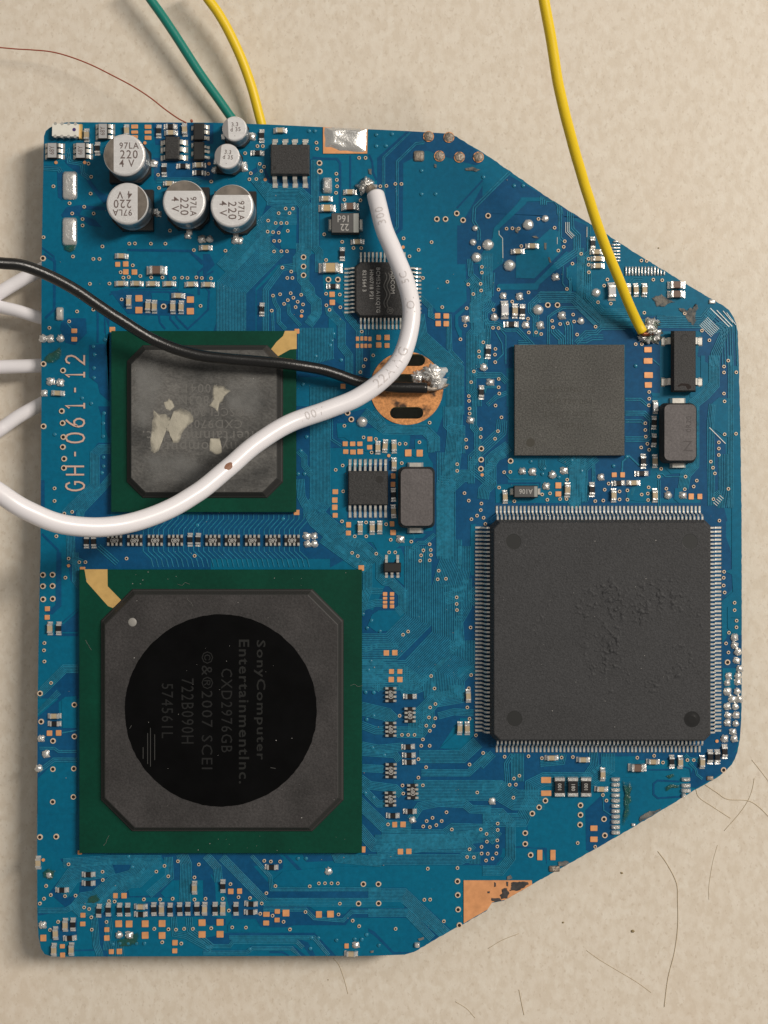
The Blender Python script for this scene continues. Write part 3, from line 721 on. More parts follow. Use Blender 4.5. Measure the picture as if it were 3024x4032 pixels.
# ---- vias
VIAS = dict(
A="520,608 168,697 515,765 318,855 455,888 343,950 543,950 440,1003 440,1062 75,1172 625,1258 875,1232 928,1230 1077,1232 1212,1232 350,1352 540,1375 597,1375 1145,590 1153,712 1610,580 1640,652 1255,1110 1478,1292 495,485 1022,292d 192,475d 460,475d 1620,487d",
B="392,388 507,322 557,322 528,488 568,515 543,555 445,575 432,632 497,630 580,635d 1057,290 1062,347 1085,480b 1088,558b 1243,580 1247,637 1250,697 1240,758 1455,432 1515,432 1318,822 1468,827 1653,697 770,905 838,905 806,948 705,948 607,1017 677,1040 728,1040 780,1040 790,1113 602,1120 652,1125 705,1130 662,1207 712,1207 662,1305 730,1303 782,1303 937,1358b 1130,1145 1297,1215 1403,1273 1475,1273 1147,1385 208,1298 85,652 45,580",
C="705,693 762,693 845,675 902,675 1232,1003b 1313,1003b 1418,950b 1477,1013b 922,1182 1183,1218 1062,1290 977,1350 918,1265d 1627,1270",
F="348,25 535,47 597,47 70,42b 908,107 795,172 820,222 870,217 978,207 690,277 1080,220 1185,220 1295,225 1368,222 1418,225 1502,220 1552,225 1638,228 508,280 805,425 1195,490b 1540,485 388,537 540,520 315,630 130,690 75,1027b 257,1088b",
G="937,35b 937,118b 937,200b 740,128 822,165 785,225 833,225 718,377 652,390 817,367 842,410 790,432 755,467 882,447 863,497 932,472 915,382 922,535 918,580d 640,530 1148,55 1168,240b 1257,240b 1147,372 1275,380 1150,480 1180,522 1280,498 1480,725 1587,947 1515,985 1497,1048 1467,1103 75,228",
H="385,22 510,225 738,260 690,497 860,797 918,507 905,668 933,285 980,375 1048,280 1053,342 1060,122 1060,175 1215,333 1495,360 1343,445 1168,522 1490,605 1163,690 1215,692 1498,733 1565,733 1613,748 1073,825 1033,910 1035,960 1186,887 1182,940 1184,1010 985,1097 960,1197 1217,1167 1216,1245 1222,1303 938,1327 940,1372 1187,1415",
X="342,120 397,117 455,120 640,30 790,112 885,238 875,290 825,325 1038,355 957,447 1107,402 1107,457 1110,527 905,683 547,716 727,833b 817,833b 963,922 767,980 972,987 912,1003 842,1010 775,1040 1172,1035 1000,1108 1283,595 1252,652 1195,807 1315,820 480,283 87,298 1258,190 1285,243 1600,418 1627,905 1547,1198 1604,1198 170,0b",
E="703,928 1080,935 787,620 870,625 725,445 675,443 40,945 45,1010 75,1130 247,1060 1240,1095 1310,1185 1485,1375 268,832",
I="748,340 748,403 745,465 712,632 712,695 716,757 731,824 673,858 748,880 860,1057 838,1130 1087,1130 1192,1167 1163,1222 1080,1247 908,1242 743,1230 678,1297 735,1288 738,1348 545,1258 545,1345 472,1268 472,1343 333,1252 370,1195 320,1353 245,1358 1483,47 1446,103 1446,158 1446,355 1451,428 1561,157 1558,730 1452,735 1398,810 1398,868 1397,928 1323,990 1343,1047 1361,1100 1487,1244 1347,1340",
J="245,45b 253,157b 260,287b 255,380b 267,490b 265,575b 75,187b 178,765 178,883 343,985 270,1000 195,1212 1485,1395 850,1420 310,1420",
M="352,22 353,68 458,212 456,287 320,312 323,383 617,232 650,103 590,303 462,395b 460,498b 458,583b 735,510b 470,640d 237,540 237,602 675,615 733,612 628,758 305,810 345,880 463,907 457,968 422,1020 483,1040 370,1053 500,1097 770,885 1030,822 1078,872 1103,812 1197,865 1257,865 1263,685 1525,885 1602,880 1615,778 595,0",
L="197,122b 163,62b 133,182 928,153 312,290 427,305 387,430 648,350 704,350 833,335 668,530 117,552 52,593 122,793 110,1073 335,1083 522,1100 230,1213 337,1213 565,1245 757,1262 928,1287 870,1343 938,1340 848,1390 940,1388 205,1367 258,1397 430,1375 550,1362 607,1362 547,460d",
N="1403,237 1447,714 1443,770 1443,842 1452,907 1545,1003 1545,1072 1564,1170 1562,1232 1492,1282 1465,1382",
T="1345,163 1337,255b 495,1145 652,1127 735,1190 963,1167 1022,1167 1300,1260b 1238,990d",
Y="127,545 160,597 137,770b 145,922b",
S="205,330 428,325 553,343 737,337 842,333 343,507 293,533 252,592 310,590 287,712 585,740b 527,802b 463,860b 913,783b 913,873b 909,965b 397,1042b 397,1143b 448,1247b 887,1135 1050,1170 141,953 141,1013 37,1050 40,1122 137,1110 137,1167 128,1232 48,1235 93,1280 32,1298 5,295",
P="1013,230 1003,310 1080,305 1180,478 1180,540 1183,597 1310,760 727,797 680,827 942,1212 973,1328 1315,1203 1293,1327 928,133 840,137",
R="648,185 933,107 982,75 1280,107 922,200 980,208 897,277 967,280 930,325 670,363 728,363 787,363 865,405 850,465 928,465 823,590 895,665 823,762 865,833 675,835 682,910 1300,213 1360,367 1425,530 1300,640 1627,570 1372,900 1085,1085 955,1137 900,1167 1040,1167 990,1205 868,1217 930,1223 1135,1245 1405,1245 1458,1287 1463,1358 1412,1408 1560,1192 1562,1250 1560,1342 1560,1405 540,1198",
O="333,118 333,183d 433,150 490,150 878,120 1510,95 303,295 93,270b 183,268b 93,375b 183,373b 95,497b 185,493b 107,905 103,973 107,1077 170,1277 67,1375b",
Q="387,82b 77,240b 187,420b 387,378b 187,683b 382,678b 378,942b 185,988b 65,1317b 217,1313b",
U="333,290 650,360 652,437 123,493 167,577 103,612 65,657 300,587 398,582 478,692 525,707 545,785 710,633 762,637 687,828 235,828 160,903 550,900 1035,618 1187,620 1303,612 1152,358 1228,305 1263,402 1353,262 1548,292 1507,413 1507,620 1610,612 1132,893 1264,897 1335,900 1410,893 1492,893 1206,1018 1384,1030 97,250d",
V="570,258 632,265 718,265 675,493 995,495 1080,468 1137,467 1198,467 1257,468 590,560 547,655 437,605 330,597 255,475 183,612 240,722 533,752 648,770 955,735 750,827 810,898 1276,657 1263,758 1395,817 1455,868 272,878 400,880 75,887 1495,475b 1635,475b 1450,657b 1637,655b",
W="1103,10 1108,80 1206,65 1206,125 1195,190 1055,130 1057,190 1117,192 945,150 922,222 985,225 1098,255 1158,237 555,332 832,325 832,450b 835,578b 838,713b 850,860b 523,622 577,620 705,822 255,893")
vl = []
for t, s_ in VIAS.items():
    for q in s_.split():
        k = q[-1] if q[-1] in 'bd' else 's'; q = q.rstrip('bd'); x, y = map(float, q.split(',')); X_, Y_ = px(t, x, y)
        if all((X_-a)**2+(Y_-b_)**2 > 64 for a, b_, _ in vl): vl.append((X_, Y_, k))
vl.sort(key=lambda q: 'bsd'.index(q[2]))
def via_geo(mb, cx, cy, k, n=14):
    if k == 'd': mb.loft([(circ(6.5*K, n, cx, cy), 0), (circ(6.5*K, n, cx, cy), .0125)], 2); return
    ro, ri = (11.8*K, 6.8*K) if k == 'b' else (7.3*K, 3.9*K)
    A_, B_, C_ = circ(ro, n, cx, cy), circ(ro*.88, n, cx, cy), circ(ri, n, cx, cy)
    vs = [(x, y, 0) for x, y in A_]+[(x, y, .0130) for x, y in B_]+[(x, y, .0130) for x, y in C_]+[(x, y, .0100) for x, y in C_]
    mb.add(vs, [(r*n+i, r*n+(i+1) % n, (r+1)*n+(i+1) % n, (r+1)*n+i) for r in (0, 1) for i in range(n)], 0)
    mb.add(vs[3*n:], [tuple(range(n))], 1)
vm = {}
for k in 'bsd':
    mb = MB(); via_geo(mb, 0, 0, k); vm[k] = mb.mesh('via', [ring, hole, copper])
for X_, Y_, k in vl[:300]:
    x, y = P(X_, Y_); obj('via', vm[k], ROOT, (x, y, 0), random.random())
mb = MB()
for X_, Y_, k in vl[300:]: via_geo(mb, *P(X_, Y_), k)
if mb.f: obj('small_vias', mb.mesh('small_vias', [ring, hole, copper]), ROOT, kind='stuff')
# covered vias: small domes under the blue mask
dome = blob_mesh('covered_via', 8*K, 8*K, .012, mask_line, .05)
for t, s_ in dict(C="668,215 815,208 668,320 758,318 1090,550 1090,768 1222,768 40,180 95,180", F="540,865 550,940 545,1065 545,1155 435,1345 520,1395 650,800", J="640,65 632,160 632,280 635,475 635,560 620,620 180,262 1510,1110",
   G="1215,745 1200,808 1185,852 1050,955 1287,990 930,1215", K="965,285 910,415 885,630 945,630 745,1050", R="405,185 340,220 395,483 505,553 327,907 402,948", P="380,1075 357,1158 407,1367 330,1365 345,765 465,795 385,695 305,635",
   M="925,515 1050,583 1033,632 1185,660 1395,600 1305,505", V="885,237 960,237 1010,978 1075,980 1000,1078 435,1085 1525,948 1415,990 1480,993 1640,1048 1245,1000", I="622,97 415,1030 117,1080 540,945", D="530,690 615,690 245,610", U="890,220 925,318 890,1030 965,1030 1040,1030 745,1038 812,1028").items():
    for q in s_.split():
        x, y = T(t, *map(float, q.split(','))); obj('covered_via', dome, ROOT, (x, y, .004))

# ---- bare copper pads
PADS = dict(
A="925,140,62,38 925,192,62,30 925,235,60,30 1050,142,65,40 1050,192,65,30 1050,245,62,38",
F="767,98,45,45 842,95,50,50 842,168,50,48 923,170,48,48 965,415,65,60 965,525,65,60 1445,427,65,60 1445,535,65,60 362,718,52,42 362,797,52,38 717,706,52,48",
G="1203,378,50,48 1205,453,50,48 1440,792,30,40 1480,790,28,40 1517,790,28,38 1556,793,32,38 1440,858,30,38 1482,858,28,38 1517,858,28,38 1556,858,32,36 875,722,45,45 1305,1235,45,45",
H="97,780,42,48 175,780,46,46 97,850,48,50 175,855,46,44 647,578,48,48 727,580,52,50 652,650,48,46 727,652,50,50",
E="737,1273,70,50 737,1378,80,52", I="742,183,80,54 740,275,66,52 422,1113,46,45 500,1113,42,46 1140,1315,48,55 1220,1315,45,50",
M="1180,738,54,56 1180,818,54,48",
L="140,350,50,45 210,350,48,42 277,350,48,42 145,423,50,42 213,427,52,45 280,423,52,48 370,305,46,45 368,382,48,42 728,435,60,64 835,437,58,64 588,650,40,50 586,728,40,46 48,797,52,45 43,875,48,48 43,942,48,46 47,1017,46,44 172,1105,45,50 170,1182,48,45 578,1097,42,50 587,1177,52,48",
K="872,990,52,50", S="592,547,92,55 593,670,95,50 1038,997,66,50 1038,1100,68,50 533,1247,48,95 656,1247,48,95",
P="290,205,52,52 512,447,40,35 512,487,40,26 512,524,40,26 512,563,40,35 577,447,40,35 577,487,40,26 577,524,40,26 577,563,40,35 524,997,50,48 603,995,50,48 572,1170,48,45 650,1170,48,45 570,1245,48,48 650,1245,48,48",
R="602,1200,45,48 680,1198,50,52", V="1487,152,54,54 258,543,46,50 340,541,44,50 590,757,60,45 588,838,55,45 692,730,50,38 690,810,50,42 773,745,62,62 1080,758,55,60 1188,755,62,62 158,832,65,60 158,943,65,60 1338,1052,40,45",
O="135,585,50,45 133,665,48,45 463,207,50,25", Q="155,347,46,50 240,345,50,52",
U="438,180,40,38 770,583,42,48 850,583,48,46 467,765,48,45 465,847,48,40 690,900,46,44 690,978,48,46 800,845,62,62 897,847,62,62 1047,845,62,62 1047,953,62,62 1205,843,65,62 1205,955,65,62 1578,835,65,60 1578,945,65,60 1325,1022,50,48 1323,1098,48,44 732,1105,48,44 807,1103,46,46 97,978,58,60 275,1055,45,38 277,1137,45,44",
W="300,172,50,52 378,170,46,50")
pc = {}
for t, s_ in PADS.items():
    for q in s_.split():
        x, y, w_, h_ = map(float, q.split(',')); key = (round(w_/4), round(h_/4))
        if key not in pc:
            W_, H_ = TS(t, w_), TS(t, h_); m_ = MB(); m_.loft([(rrect(W_, H_, TS(t, 5), n=2), 0), (rrect(W_, H_, TS(t, 5), n=2), .0115), (rrect(W_-.003, H_-.003, TS(t, 5), n=2), .0125)]); pc[key] = m_.mesh('copper_pad', copper)
        X_, Y_ = T(t, x, y); obj('copper_pad', pc[key], ROOT, (X_, Y_, 0), random.gauss(0, .012))
# tinned pads with no part on them
def tin(t, x, y, w_, h_, m=solder, h=.03, name='tinned_pad'):
    W_, H_ = TS(t, w_), TS(t, h_); m_ = MB(); m_.loft([(rrect(W_, H_, min(W_, H_)*.2), 0), (rrect(W_, H_, min(W_, H_)*.2), .014), (rrect(W_*.85, H_*.85, min(W_, H_)*.3), .014+h*.7), (rrect(W_*.5, H_*.5, min(W_, H_)*.24), .014+h)])
    X_, Y_ = T(t, x, y); return obj(name, m_.mesh(name, m, True), ROOT, (X_, Y_, 0))
tin('A', 322, 690, 135, 262); tin('A', 320, 1120, 135, 262); tin('B', 1158, 690, 88, 150, solder, .06)
tin('F', 228, 560, 66, 125, leadm, .04)
for k in range(11): tin('S', 1240, 540+49.5*k, 82, 36, solder, .035, 'contact_pad')
for y, w_ in ((398, 84), (455, 90), (502, 92), (546, 40)): tin('Y', 900 if w_ > 50 else 880, y, w_, 36, solder, .035, 'contact_pad')
for k in range(13): tin('E', 533+29.6*k, 540+(0 if k < 10 else (k-9)*7), 15, 86-(0 if k < 10 else (k-9)*16), solder, .012, 'contact_pad')
for k in range(7): tin('E', 438, 265+29.8*k, 84 if k else 50, 15, solder, .012, 'contact_pad')
tin('Y', 1125, 388, 62, 40, solder_dull, .01); tin('S', 670, 1375, 100, 55, solder_dull, .02); tin('W', 455, 1042, 50, 48); tin('Y', 412, 822, 36, 26, solder, .01)
tin('E', 1335, 825, 60, 40, solder, .01)
# through-hole pads, dull solder, top right
m_ = blob_mesh('through_pad', .062, .062, .022, solder_dull, .25, 4)
for i, (x, y) in enumerate(((1155,232),(1345,240),(1257,415),(1443,425),(1620,425))):
    X_, Y_ = T('C', x, y); o = obj('through_pad', m_, ROOT, (X_, Y_, .008), i*1.3)
    pm = MB(); pm.loft([(circ(.068, 24), 0), (circ(.068, 24), .012)]); obj('pad_ring', pm.mesh('pad_ring', copper), o, (0, 0, -.008), 0)
tin('C', 1065, 415, 98, 98, solder_dull, .02, 'through_pad')
# solder balls and blobs
balls = [blob_mesh('solder_ball', 1, 1, 1, solder, .07, 2, s) for s in range(3)]
for i, (t, x, y, r, h) in enumerate((('H',1008,30,46,.8),('H',1320,105,52,.8),('H',1583,515,46,.8),('X',545,80,52,.75),('X',170,268,54,.75),('X',62,385,48,.75),('X',370,460,56,.75),('X',638,875,50,.8),('X',1180,715,42,.8),
        ('C',1590,1085,28,.9),('C',1570,1215,32,.8),('L',297,145,50,.85),('X',705,22,34,.8))):
    X_, Y_ = T(t, x, y, .03); R_ = TS(t, r); obj('solder_ball', balls[i % 3], ROOT, (X_, Y_, .004), i, (R_, R_, R_*h))
blobs = [blob_mesh('solder_blob', 1, 1, 1, solder, .3, 2.4, s+5, peak=1.3, square=.5) for s in range(4)]
B_ = dict(H="1260,390 1412,395 1175,590 910,605 1470,662 1605,665 1075,1058 1140,1198", X="800,570 860,930 1035,980", M="362,130 845,605 940,610 1125,640 1235,600 1068,745", I="300,1135 925,1305 1065,1305",
  T="1405,25 1407,100 1435,160 1425,240 1455,318 1350,385 1435,385 1435,440 1338,450 1340,530 1430,530 1385,600 1450,600 1337,668 1412,672 1345,752 1420,750 1340,822 1415,830 1390,905 1312,970 1402,970", N="1545,1330 1550,1400",
  R="768,1160 1512,985", U="800,955 897,955 88,862 150,395", V="1168,360 1425,1048", Q="75,400 118,545 52,680", K="965,1210 1035,1210 970,1285 1035,1285", A="1140,950 1420,1155 1550,1188 1620,1188 1105,480",
  B="455,232 382,522 105,545 300,1200 335,1200", F="135,790 228,787 140,1190 228,1200 80,1298 66,790", L="655,1240")
i = 0
for t, s_ in B_.items():
    for q in s_.split():
        x, y = map(float, q.split(',')); X_, Y_ = T(t, x, y, .02); R_ = TS(t, random.uniform(29, 36)); i += 1
        obj('solder_blob', blobs[i % 4], ROOT, (X_, Y_, .006), i*PI/2+random.uniform(-.2, .2), (R_, R_, R_*random.uniform(.6, .9)))

# ---- chip resistors and capacitors (length along local x)
def chip_meshes(bm, h, lite=False):
    Lb, Wb = 34*K, 19*K
    m_ = MB(); a = Lb*.25
    m_.loft([(rect(Lb*.62, Wb), .012), (rect(Lb*.62, Wb), h-.006), (rect(Lb*.60, Wb-.008), h)])
    body = m_.mesh('chip_body', bm)
    m_ = MB()
    m_.loft([(rect(Lb*.22, Wb+.004, 0, 0), .010), (rect(Lb*.22, Wb+.004), h-.004), (rect(Lb*.18, Wb-.006), h+.003)])
    x = Lb*.12; W2 = Wb+.006; e = 9*K                      # fillet sloping down to the pad
    m_.add([(x-.004,-W2/2,.0),(x+e,-W2/2,.0),(x+e,W2/2,.0),(x-.004,W2/2,.0),(x-.004,-W2/2*.9,h*.72),(x+e*.4,-W2/2*.8,h*.30),(x+e*.4,W2/2*.8,h*.30),(x-.004,W2/2*.9,h*.72),(x+e,-W2/2,.014),(x+e,W2/2,.014)],
           [(4,5,6,7),(5,8,9,6),(8,1,2,9),(0,1,8,5,4),(3,7,6,9,2)])
    return body, m_.mesh('chip_end', solder, False)
KIND = dict(r=('chip_resistor',)+chip_meshes(resist, .040), c=('chip_capacitor',)+chip_meshes(tan, .055), y=('chip_capacitor',)+chip_meshes(tanl, .055), b=('chip_capacitor',)+chip_meshes(brown, .06), w=('chip_capacitor',)+chip_meshes(pale, .07))
CH = dict(
A="c474,215v c848,175v r1258,135h c1262,195h c1390,165v r1148,178v r1375,505h r1198,540v c1525,497h r1525,568h c1250,670h r575,340v c1585,1268h c800,1345h",
B="r545,222v r505,382h c718,172h c1145,810h y1155,900h1.25 c1370,748h b1370,885h1.3 c1440,1212h r1298,1325v",
F="c797,275h c942,275h c1090,277h c1245,277h c1450,282h c1605,285h b1130,152h1.5 c868,445v c1047,485v c1107,490v c1330,388h c1280,495v c1358,495v c205,1298h",
G="y1190,130h1.75 r1212,300h r548,515v",
H="w1273,520v1.35 c1370,530v1.1 r1440,535v1.1 r1335,655h1.1 r1120,910v1.05 r1057,1290v1.05",
X="c582,280h c447,330h c1195,398h c1195,465h c1185,335h r1150,255v w1325,705v1.35 c1480,690v c1552,690v c1632,690v",
E="b1005,668h1.3 b1005,755h1.3",
I="w808,480v r797,625v r797,790v c805,985v r697,985v1.1 r680,1100h r465,1190h c605,1187h c420,1305v1.05 c805,1305v1.05 r218,1250v1.1",
M="c685,845v c1268,780v1.1",
L="c445,385v c513,370v c597,375v c597,540v r590,825v c592,980v c280,1135v c392,1135v c463,1130v",
T="c645,1185h b498,1240h1.35 r822,1185v c900,1190v c1105,1190v r1180,1140v1.1 r1247,1140v1.1 r1315,1090v1.1 c175,1305v",
S="c645,343h c940,360h c1110,635h",
P="c1290,1400v r745,1405h", J="r473,1262v r540,1262v r1440,1245v r1515,1245v",
R="r728,477h r735,555h r737,620h r745,1080h r585,1120h c1210,305v c1280,305v",
O="c155,770v r237,770v", Q="c197,190h r197,262h",
U="r515,390h r515,472h r268,535h r612,730v r700,720v r805,720v r882,720v c1003,690h r1003,762h r1125,715v c1198,715v r1278,720v r1367,715v r1443,712v r1528,712v c1600,712v c1505,515v c298,862v r370,858v c207,940v r340,985h c192,1095v c355,1090v c45,280v",
V="r637,322h r182,500v r110,712v c182,712v r305,712v r445,665h r442,742h c1380,1130h")
for t, s_ in CH.items():
    for q in s_.split():
        k = q[0]; i_ = max(q.find('h'), q.find('v')); x, y = map(float, q[1:i_].split(',')); o_ = q[i_]; sc_ = float(q[i_+1:] or 1)
        nm, bm_, em_ = KIND[k]; X_, Y_ = T(t, x, y, .04); a = (PI/2 if o_ == 'v' else 0)+random.gauss(0, .025)
        e = obj(nm, bm_, ROOT, (X_, Y_, 0), a, (sc_, sc_*(1.0 if sc_ < 1.2 else 1.08), sc_**.8))
        for s2, ra in ((1, 0), (-1, PI)): obj('terminal', em_, e, (s2*34*K*.40, 0, 0), ra)
# resistor packs
pm = MB(); W_, H_ = 60*K, 30*K
pm.loft([(rect(W_, H_), .012), (rect(W_, H_), .040), (rect(W_-.01, H_-.01), .044)]); packm = pm.mesh('resistor_pack', resist)
tm_ = MB(); tm_.loft([(rect(9*K, 14*K), 0), (rect(9*K, 13*K), .044), (rect(7*K, 9*K), .050)]); ptm = tm_.mesh('terminal', leadm)
def pack(t, x, y, a, s_='680'):
    X_, Y_ = T(t, x, y, .04); e = obj('resistor_pack', packm, ROOT, (X_, Y_, 0), a+random.gauss(0, .01))
    for sy in (-1, 1):
        for k in range(4): obj('terminal', ptm, e, ((k-1.5)*16.5*K, sy*15.5*K, 0))
    obj('marking', text_mesh(s_, 22*K, ink_lt, bold=.0012), e, (0, 0, .0455), PI)
for x in (737, 925, 1117, 1305): pack('J', x, 1250, 0)
for x in (90, 272, 460, 650, 830): pack('K', x, 1250, 0)
for x, y in ((565,-12),(745,178),(565,312),(567,698),(770,893),(562,963)): pack('R', x, y, PI/2)
# large chip resistors
for x, s_ in ((722, '100'), (845, '180'), (968, '100')):
    X_, Y_ = T('S', x, 615, .06); m_ = MB(); m_.loft([(rect(38*K, 70*K), .01), (rect(38*K, 70*K), .055), (rect(36*K, 68*K), .06)]); e = obj('power_resistor', m_.mesh('power_resistor', resist), ROOT, (X_, Y_, 0))
    m_ = MB(); m_.loft([(rect(40*K, 17*K), 0), (rect(40*K, 15*K), .058), (rect(37*K, 10*K), .065)]); me = m_.mesh('terminal', solder)
    obj('terminal', me, e, (0, 30*K, 0)); obj('terminal', me, e, (0, -30*K, 0)); obj('marking', text_mesh(s_, 20*K, ink_lt, bold=.001), e, (0, 0, .0615), PI/2 if s_ == '100' else -PI/2)

# ---- leads
def lead_mesh(w_, L_, zs, th=.012, foot=.42, m=leadm):
    """gull-wing lead going out along +x from the package side, foot on the board"""
    pr = [(0, zs), (L_*.28, zs), (L_*.42, zs*.82), (L_*.56, th*1.4), (L_*.66, th), (L_, th)]; mb = MB(); vs = []
    for x, z in pr: vs += [(x, -w_/2, z), (x, w_/2, z), (x, w_/2, max(z-th*1.6, 0)), (x, -w_/2, max(z-th*1.6, 0))]
    n = len(pr); fs = [(i*4+k, i*4+(k+1) % 4, i*4+4+(k+1) % 4, i*4+4+k)[::-1] for i in range(n-1) for k in range(4)]+[(0,1,2,3)[::-1], (n*4-4, n*4-3, n*4-2, n*4-1)]
    mb.add(vs, fs)
    e = L_*1.06; mb.add([(L_*.6,-w_*.7,.0),(e,-w_*.7,.0),(e,w_*.7,0),(L_*.6,w_*.7,0),(L_*.62,-w_*.5,th*1.1),(e*.98,-w_*.55,.013),(e*.98,w_*.55,.013),(L_*.62,w_*.5,th*1.1)], [(0,1,5,4),(1,2,6,5),(2,3,7,6),(3,0,4,7)])
    return mb.mesh('lead', m)
# ---- large quad flat pack with 52 leads a side
cx, cy = P(2355, 2477); bw, bh = 860*K, 862*K; zt = .34
mb = MB(); ch = 24*K
mb.loft([(crect(bw-.06, bh-.06, ch, 0, 0), .04), (crect(bw, bh, ch), .17), (crect(bw, bh, ch), .19), (crect(bw-.075, bh-.065, ch), zt-.006), (crect(bw-.092, bh-.080, ch), zt)])
qfp = obj('quad_flat_chip', mb.mesh('quad_flat_chip', black), ROOT, (cx, cy, 0))
lm = lead_mesh(7.0*K, 57*K, .18)
for side in range(4):
    for k in range(52):
        o_ = (k-25.5)*15.65*K; a = side*PI/2; d_ = bw/2-.01
        obj('lead', lm, qfp, (math.cos(a)*d_-math.sin(a)*o_, math.sin(a)*d_+math.cos(a)*o_, 0), a+random.gauss(0, .006))
dm = MB(); n = 32; A_, B1, B2 = circ(30*K, n), circ(29*K, n), circ(29*K, n)
dm.add([(x, y, .0008) for x, y in A_]+[(x*.96, y*.96, -.0) for x, y in A_], [(i, (i+1) % n, n+(i+1) % n, n+i) for i in range(n)]); dm.add([(x*.96, y*.96, .0006) for x, y in A_], [tuple(range(n))])
dimp = dm.mesh('mould_mark', mat('mould_mark', (.011,.012,.012), .5))
for x, y in ((202,303),(1355,303),(208,1460)):
    X_, Y_ = T('q', x, y, zt); obj('mould_mark', dimp, qfp, (X_-cx, Y_-cy, zt+.0004))
X_, Y_ = T('q', 1368, 1463, zt)
dm = MB(); dm.add([(x, y, .001) for x, y in circ(31*K, 32)]+[(x*.8, y*.8, .0006) for x, y in circ(31*K, 32)]+[(x*.45, y*.45, .006) for x, y in circ(31*K, 32)], [(r*32+i, r*32+(i+1) % 32, (r+1)*32+(i+1) % 32, (r+1)*32+i) for r in (0, 1) for i in range(32)]); dm.add([(x*.45, y*.45, .006) for x, y in circ(31*K, 32)], [tuple(range(32))])
obj('mould_mark', dm.mesh('mould_mark', mat('mould_mark_gloss', (.02,.02,.02), .2), True), qfp, (X_-cx, Y_-cy, zt))
# roughened patches in the middle of the package, real relief
rough_m = mat('chip_scuffed', (.050,.050,.052), .5, spk=.3, spks=50, bump=.4, bscale=30, spec=.5)
for (x0, y0, x1, y1) in ((330, 500, 1476, 1330),):
    nx, ny = 300, 220; m_ = MB(); vs = []
    for j in range(ny+1):
        for i in range(nx+1):
            u, v_ = i/nx, j/ny; X_, Y_ = T('q', x0+(x1-x0)*u, y0+(y1-y0)*v_, zt); X2, Y2 = X_+.12*noise.noise(Vector((X_*2, Y_*2, 1))), Y_+.12*noise.noise(Vector((X_*2, Y_*2, 8)))
            f = max(0, 1-(abs(2*u-1)**3+abs(2*v_-1)**3))**.5
            lo = noise.noise(Vector((X2*1.5, Y2*1.5, 21)))*.55+noise.noise(Vector((X2*3.4, Y2*3.4, 5)))*.45; w_ = max(0, min(1, (lo+.26)*2.2))*f
            hf = noise.noise(Vector((X_*13, Y_*16, 4)))*.6+noise.noise(Vector((X_*30, Y_*30, 9)))*.4
            vs.append((X_-cx, Y_-cy, zt-.0022+w_*(.0026+.030*hf)))
    m_.add(vs, [(j*(nx+1)+i, (j+1)*(nx+1)+i, (j+1)*(nx+1)+i+1, j*(nx+1)+i+1) for j in range(ny) for i in range(nx)])
    obj('scuffed_patch', m_.mesh('scuffed_patch', black, True), qfp, kind=None)

# ---- leadless memory chip
def top_box(t, x0, y0, x1, y1, z):
    a = T(t, x0, y0, z); b_ = T(t, x1, y1, z); return (a[0]+b_[0])/2, (a[1]+b_[1])/2, b_[0]-a[0], a[1]-b_[1]
x, y, W_, H_ = top_box('p', 2026, 1357, 2459, 1793, .12)
m_ = MB(); m_.loft([(rect(W_, H_), .03), (rect(W_, H_), .114), (rect(W_-.012, H_-.012), .12)], bottom=True); mem = obj('memory_chip', m_.mesh('memory_chip', sram), ROOT, (x, y, 0))
m_ = MB()
for i in range(15):
    for j in range(15): m_.loft([(circ(.016, 6, (i-7)*.088, (j-7)*.088), 0), (circ(.016, 6, (i-7)*.088, (j-7)*.088), .03)])
obj('solder_balls', m_.mesh('solder_balls', solder), mem, kind='stuff')
m_ = MB(); m_.loft([(circ(17*K, 20), 0), (circ(17*K, 20), .0006)]); X_, Y_ = px('M', 922, 338); X_, Y_ = P(X_, Y_, .12); obj('mould_mark', m_.mesh('mould_mark', mat('mould_mark_brown', (.05,.046,.036), .7)), mem, (X_-x, Y_-y, .1202))
for i, (s_, yy) in enumerate((('K4R271669', 575), ('SAMSUNG 1G', 680), ('K4E 720 0B0', 835), ('L1ZC7 OCET', 1000), ('9E07 JJ', 1150), ('KOREA', 1340))):
    X_, Y_ = P(1980+(870+(0 if i else 40))/3.318, 1330+yy/3.318, .12)
    if i in (1, 2, 3, 4): obj('marking', text_mesh(s_, 30*K, ink_sram, sp=1.15), mem, (X_-x, Y_-y, .1206))

def fit(me, length, height=None):
    w_ = max(v.co.x for v in me.vertices)-min(v.co.x for v in me.vertices); h_ = max(v.co.y for v in me.vertices)-min(v.co.y for v in me.vertices); me = me.copy()
    for v in me.vertices: v.co.x *= length/w_; v.co.y *= (height/h_ if height else 1)
    return me
# ---- GPU ball-grid package, black heat spreader
sx, sy, SW, SH = top_box('p', 312, 2243, 1425, 3359, .11)
m_ = MB(); m_.loft([(rect(SW, SH), .04), (rect(SW, SH), .108), (rect(SW-.006, SH-.006), .11)], bottom=True); gpu = obj('large_grid_chip', m_.mesh('large_grid_chip', bga_green), ROOT, (sx, sy, 0))
x, y, W_, H_ = top_box('p', 397, 2319, 1353, 3274, .12); Zt = .22
c_ = 122*K
m_ = MB(); m_.loft([(crect(W_, H_, c_), .11), (crect(W_-.02, H_-.02, c_), .135), (crect(W_-.05, H_-.05, c_*.98), .145), (crect(W_-.13, H_-.13, c_*.96), Zt-.005), (crect(W_-.15, H_-.15, c_*.95), Zt)], topmi=1)
cap = obj('package_cap', m_.mesh('package_cap', [mat('cap_side_shade', (.030,.029,.028), .6), bga_cap]), gpu, (x-sx, y-sy, 0))  # sides get a darker cap colour, side shade put into the material
X_, Y_ = T('z', 477, 1534.5, Zt); R_ = 207.5/.5486*K*(D-Zt)/D
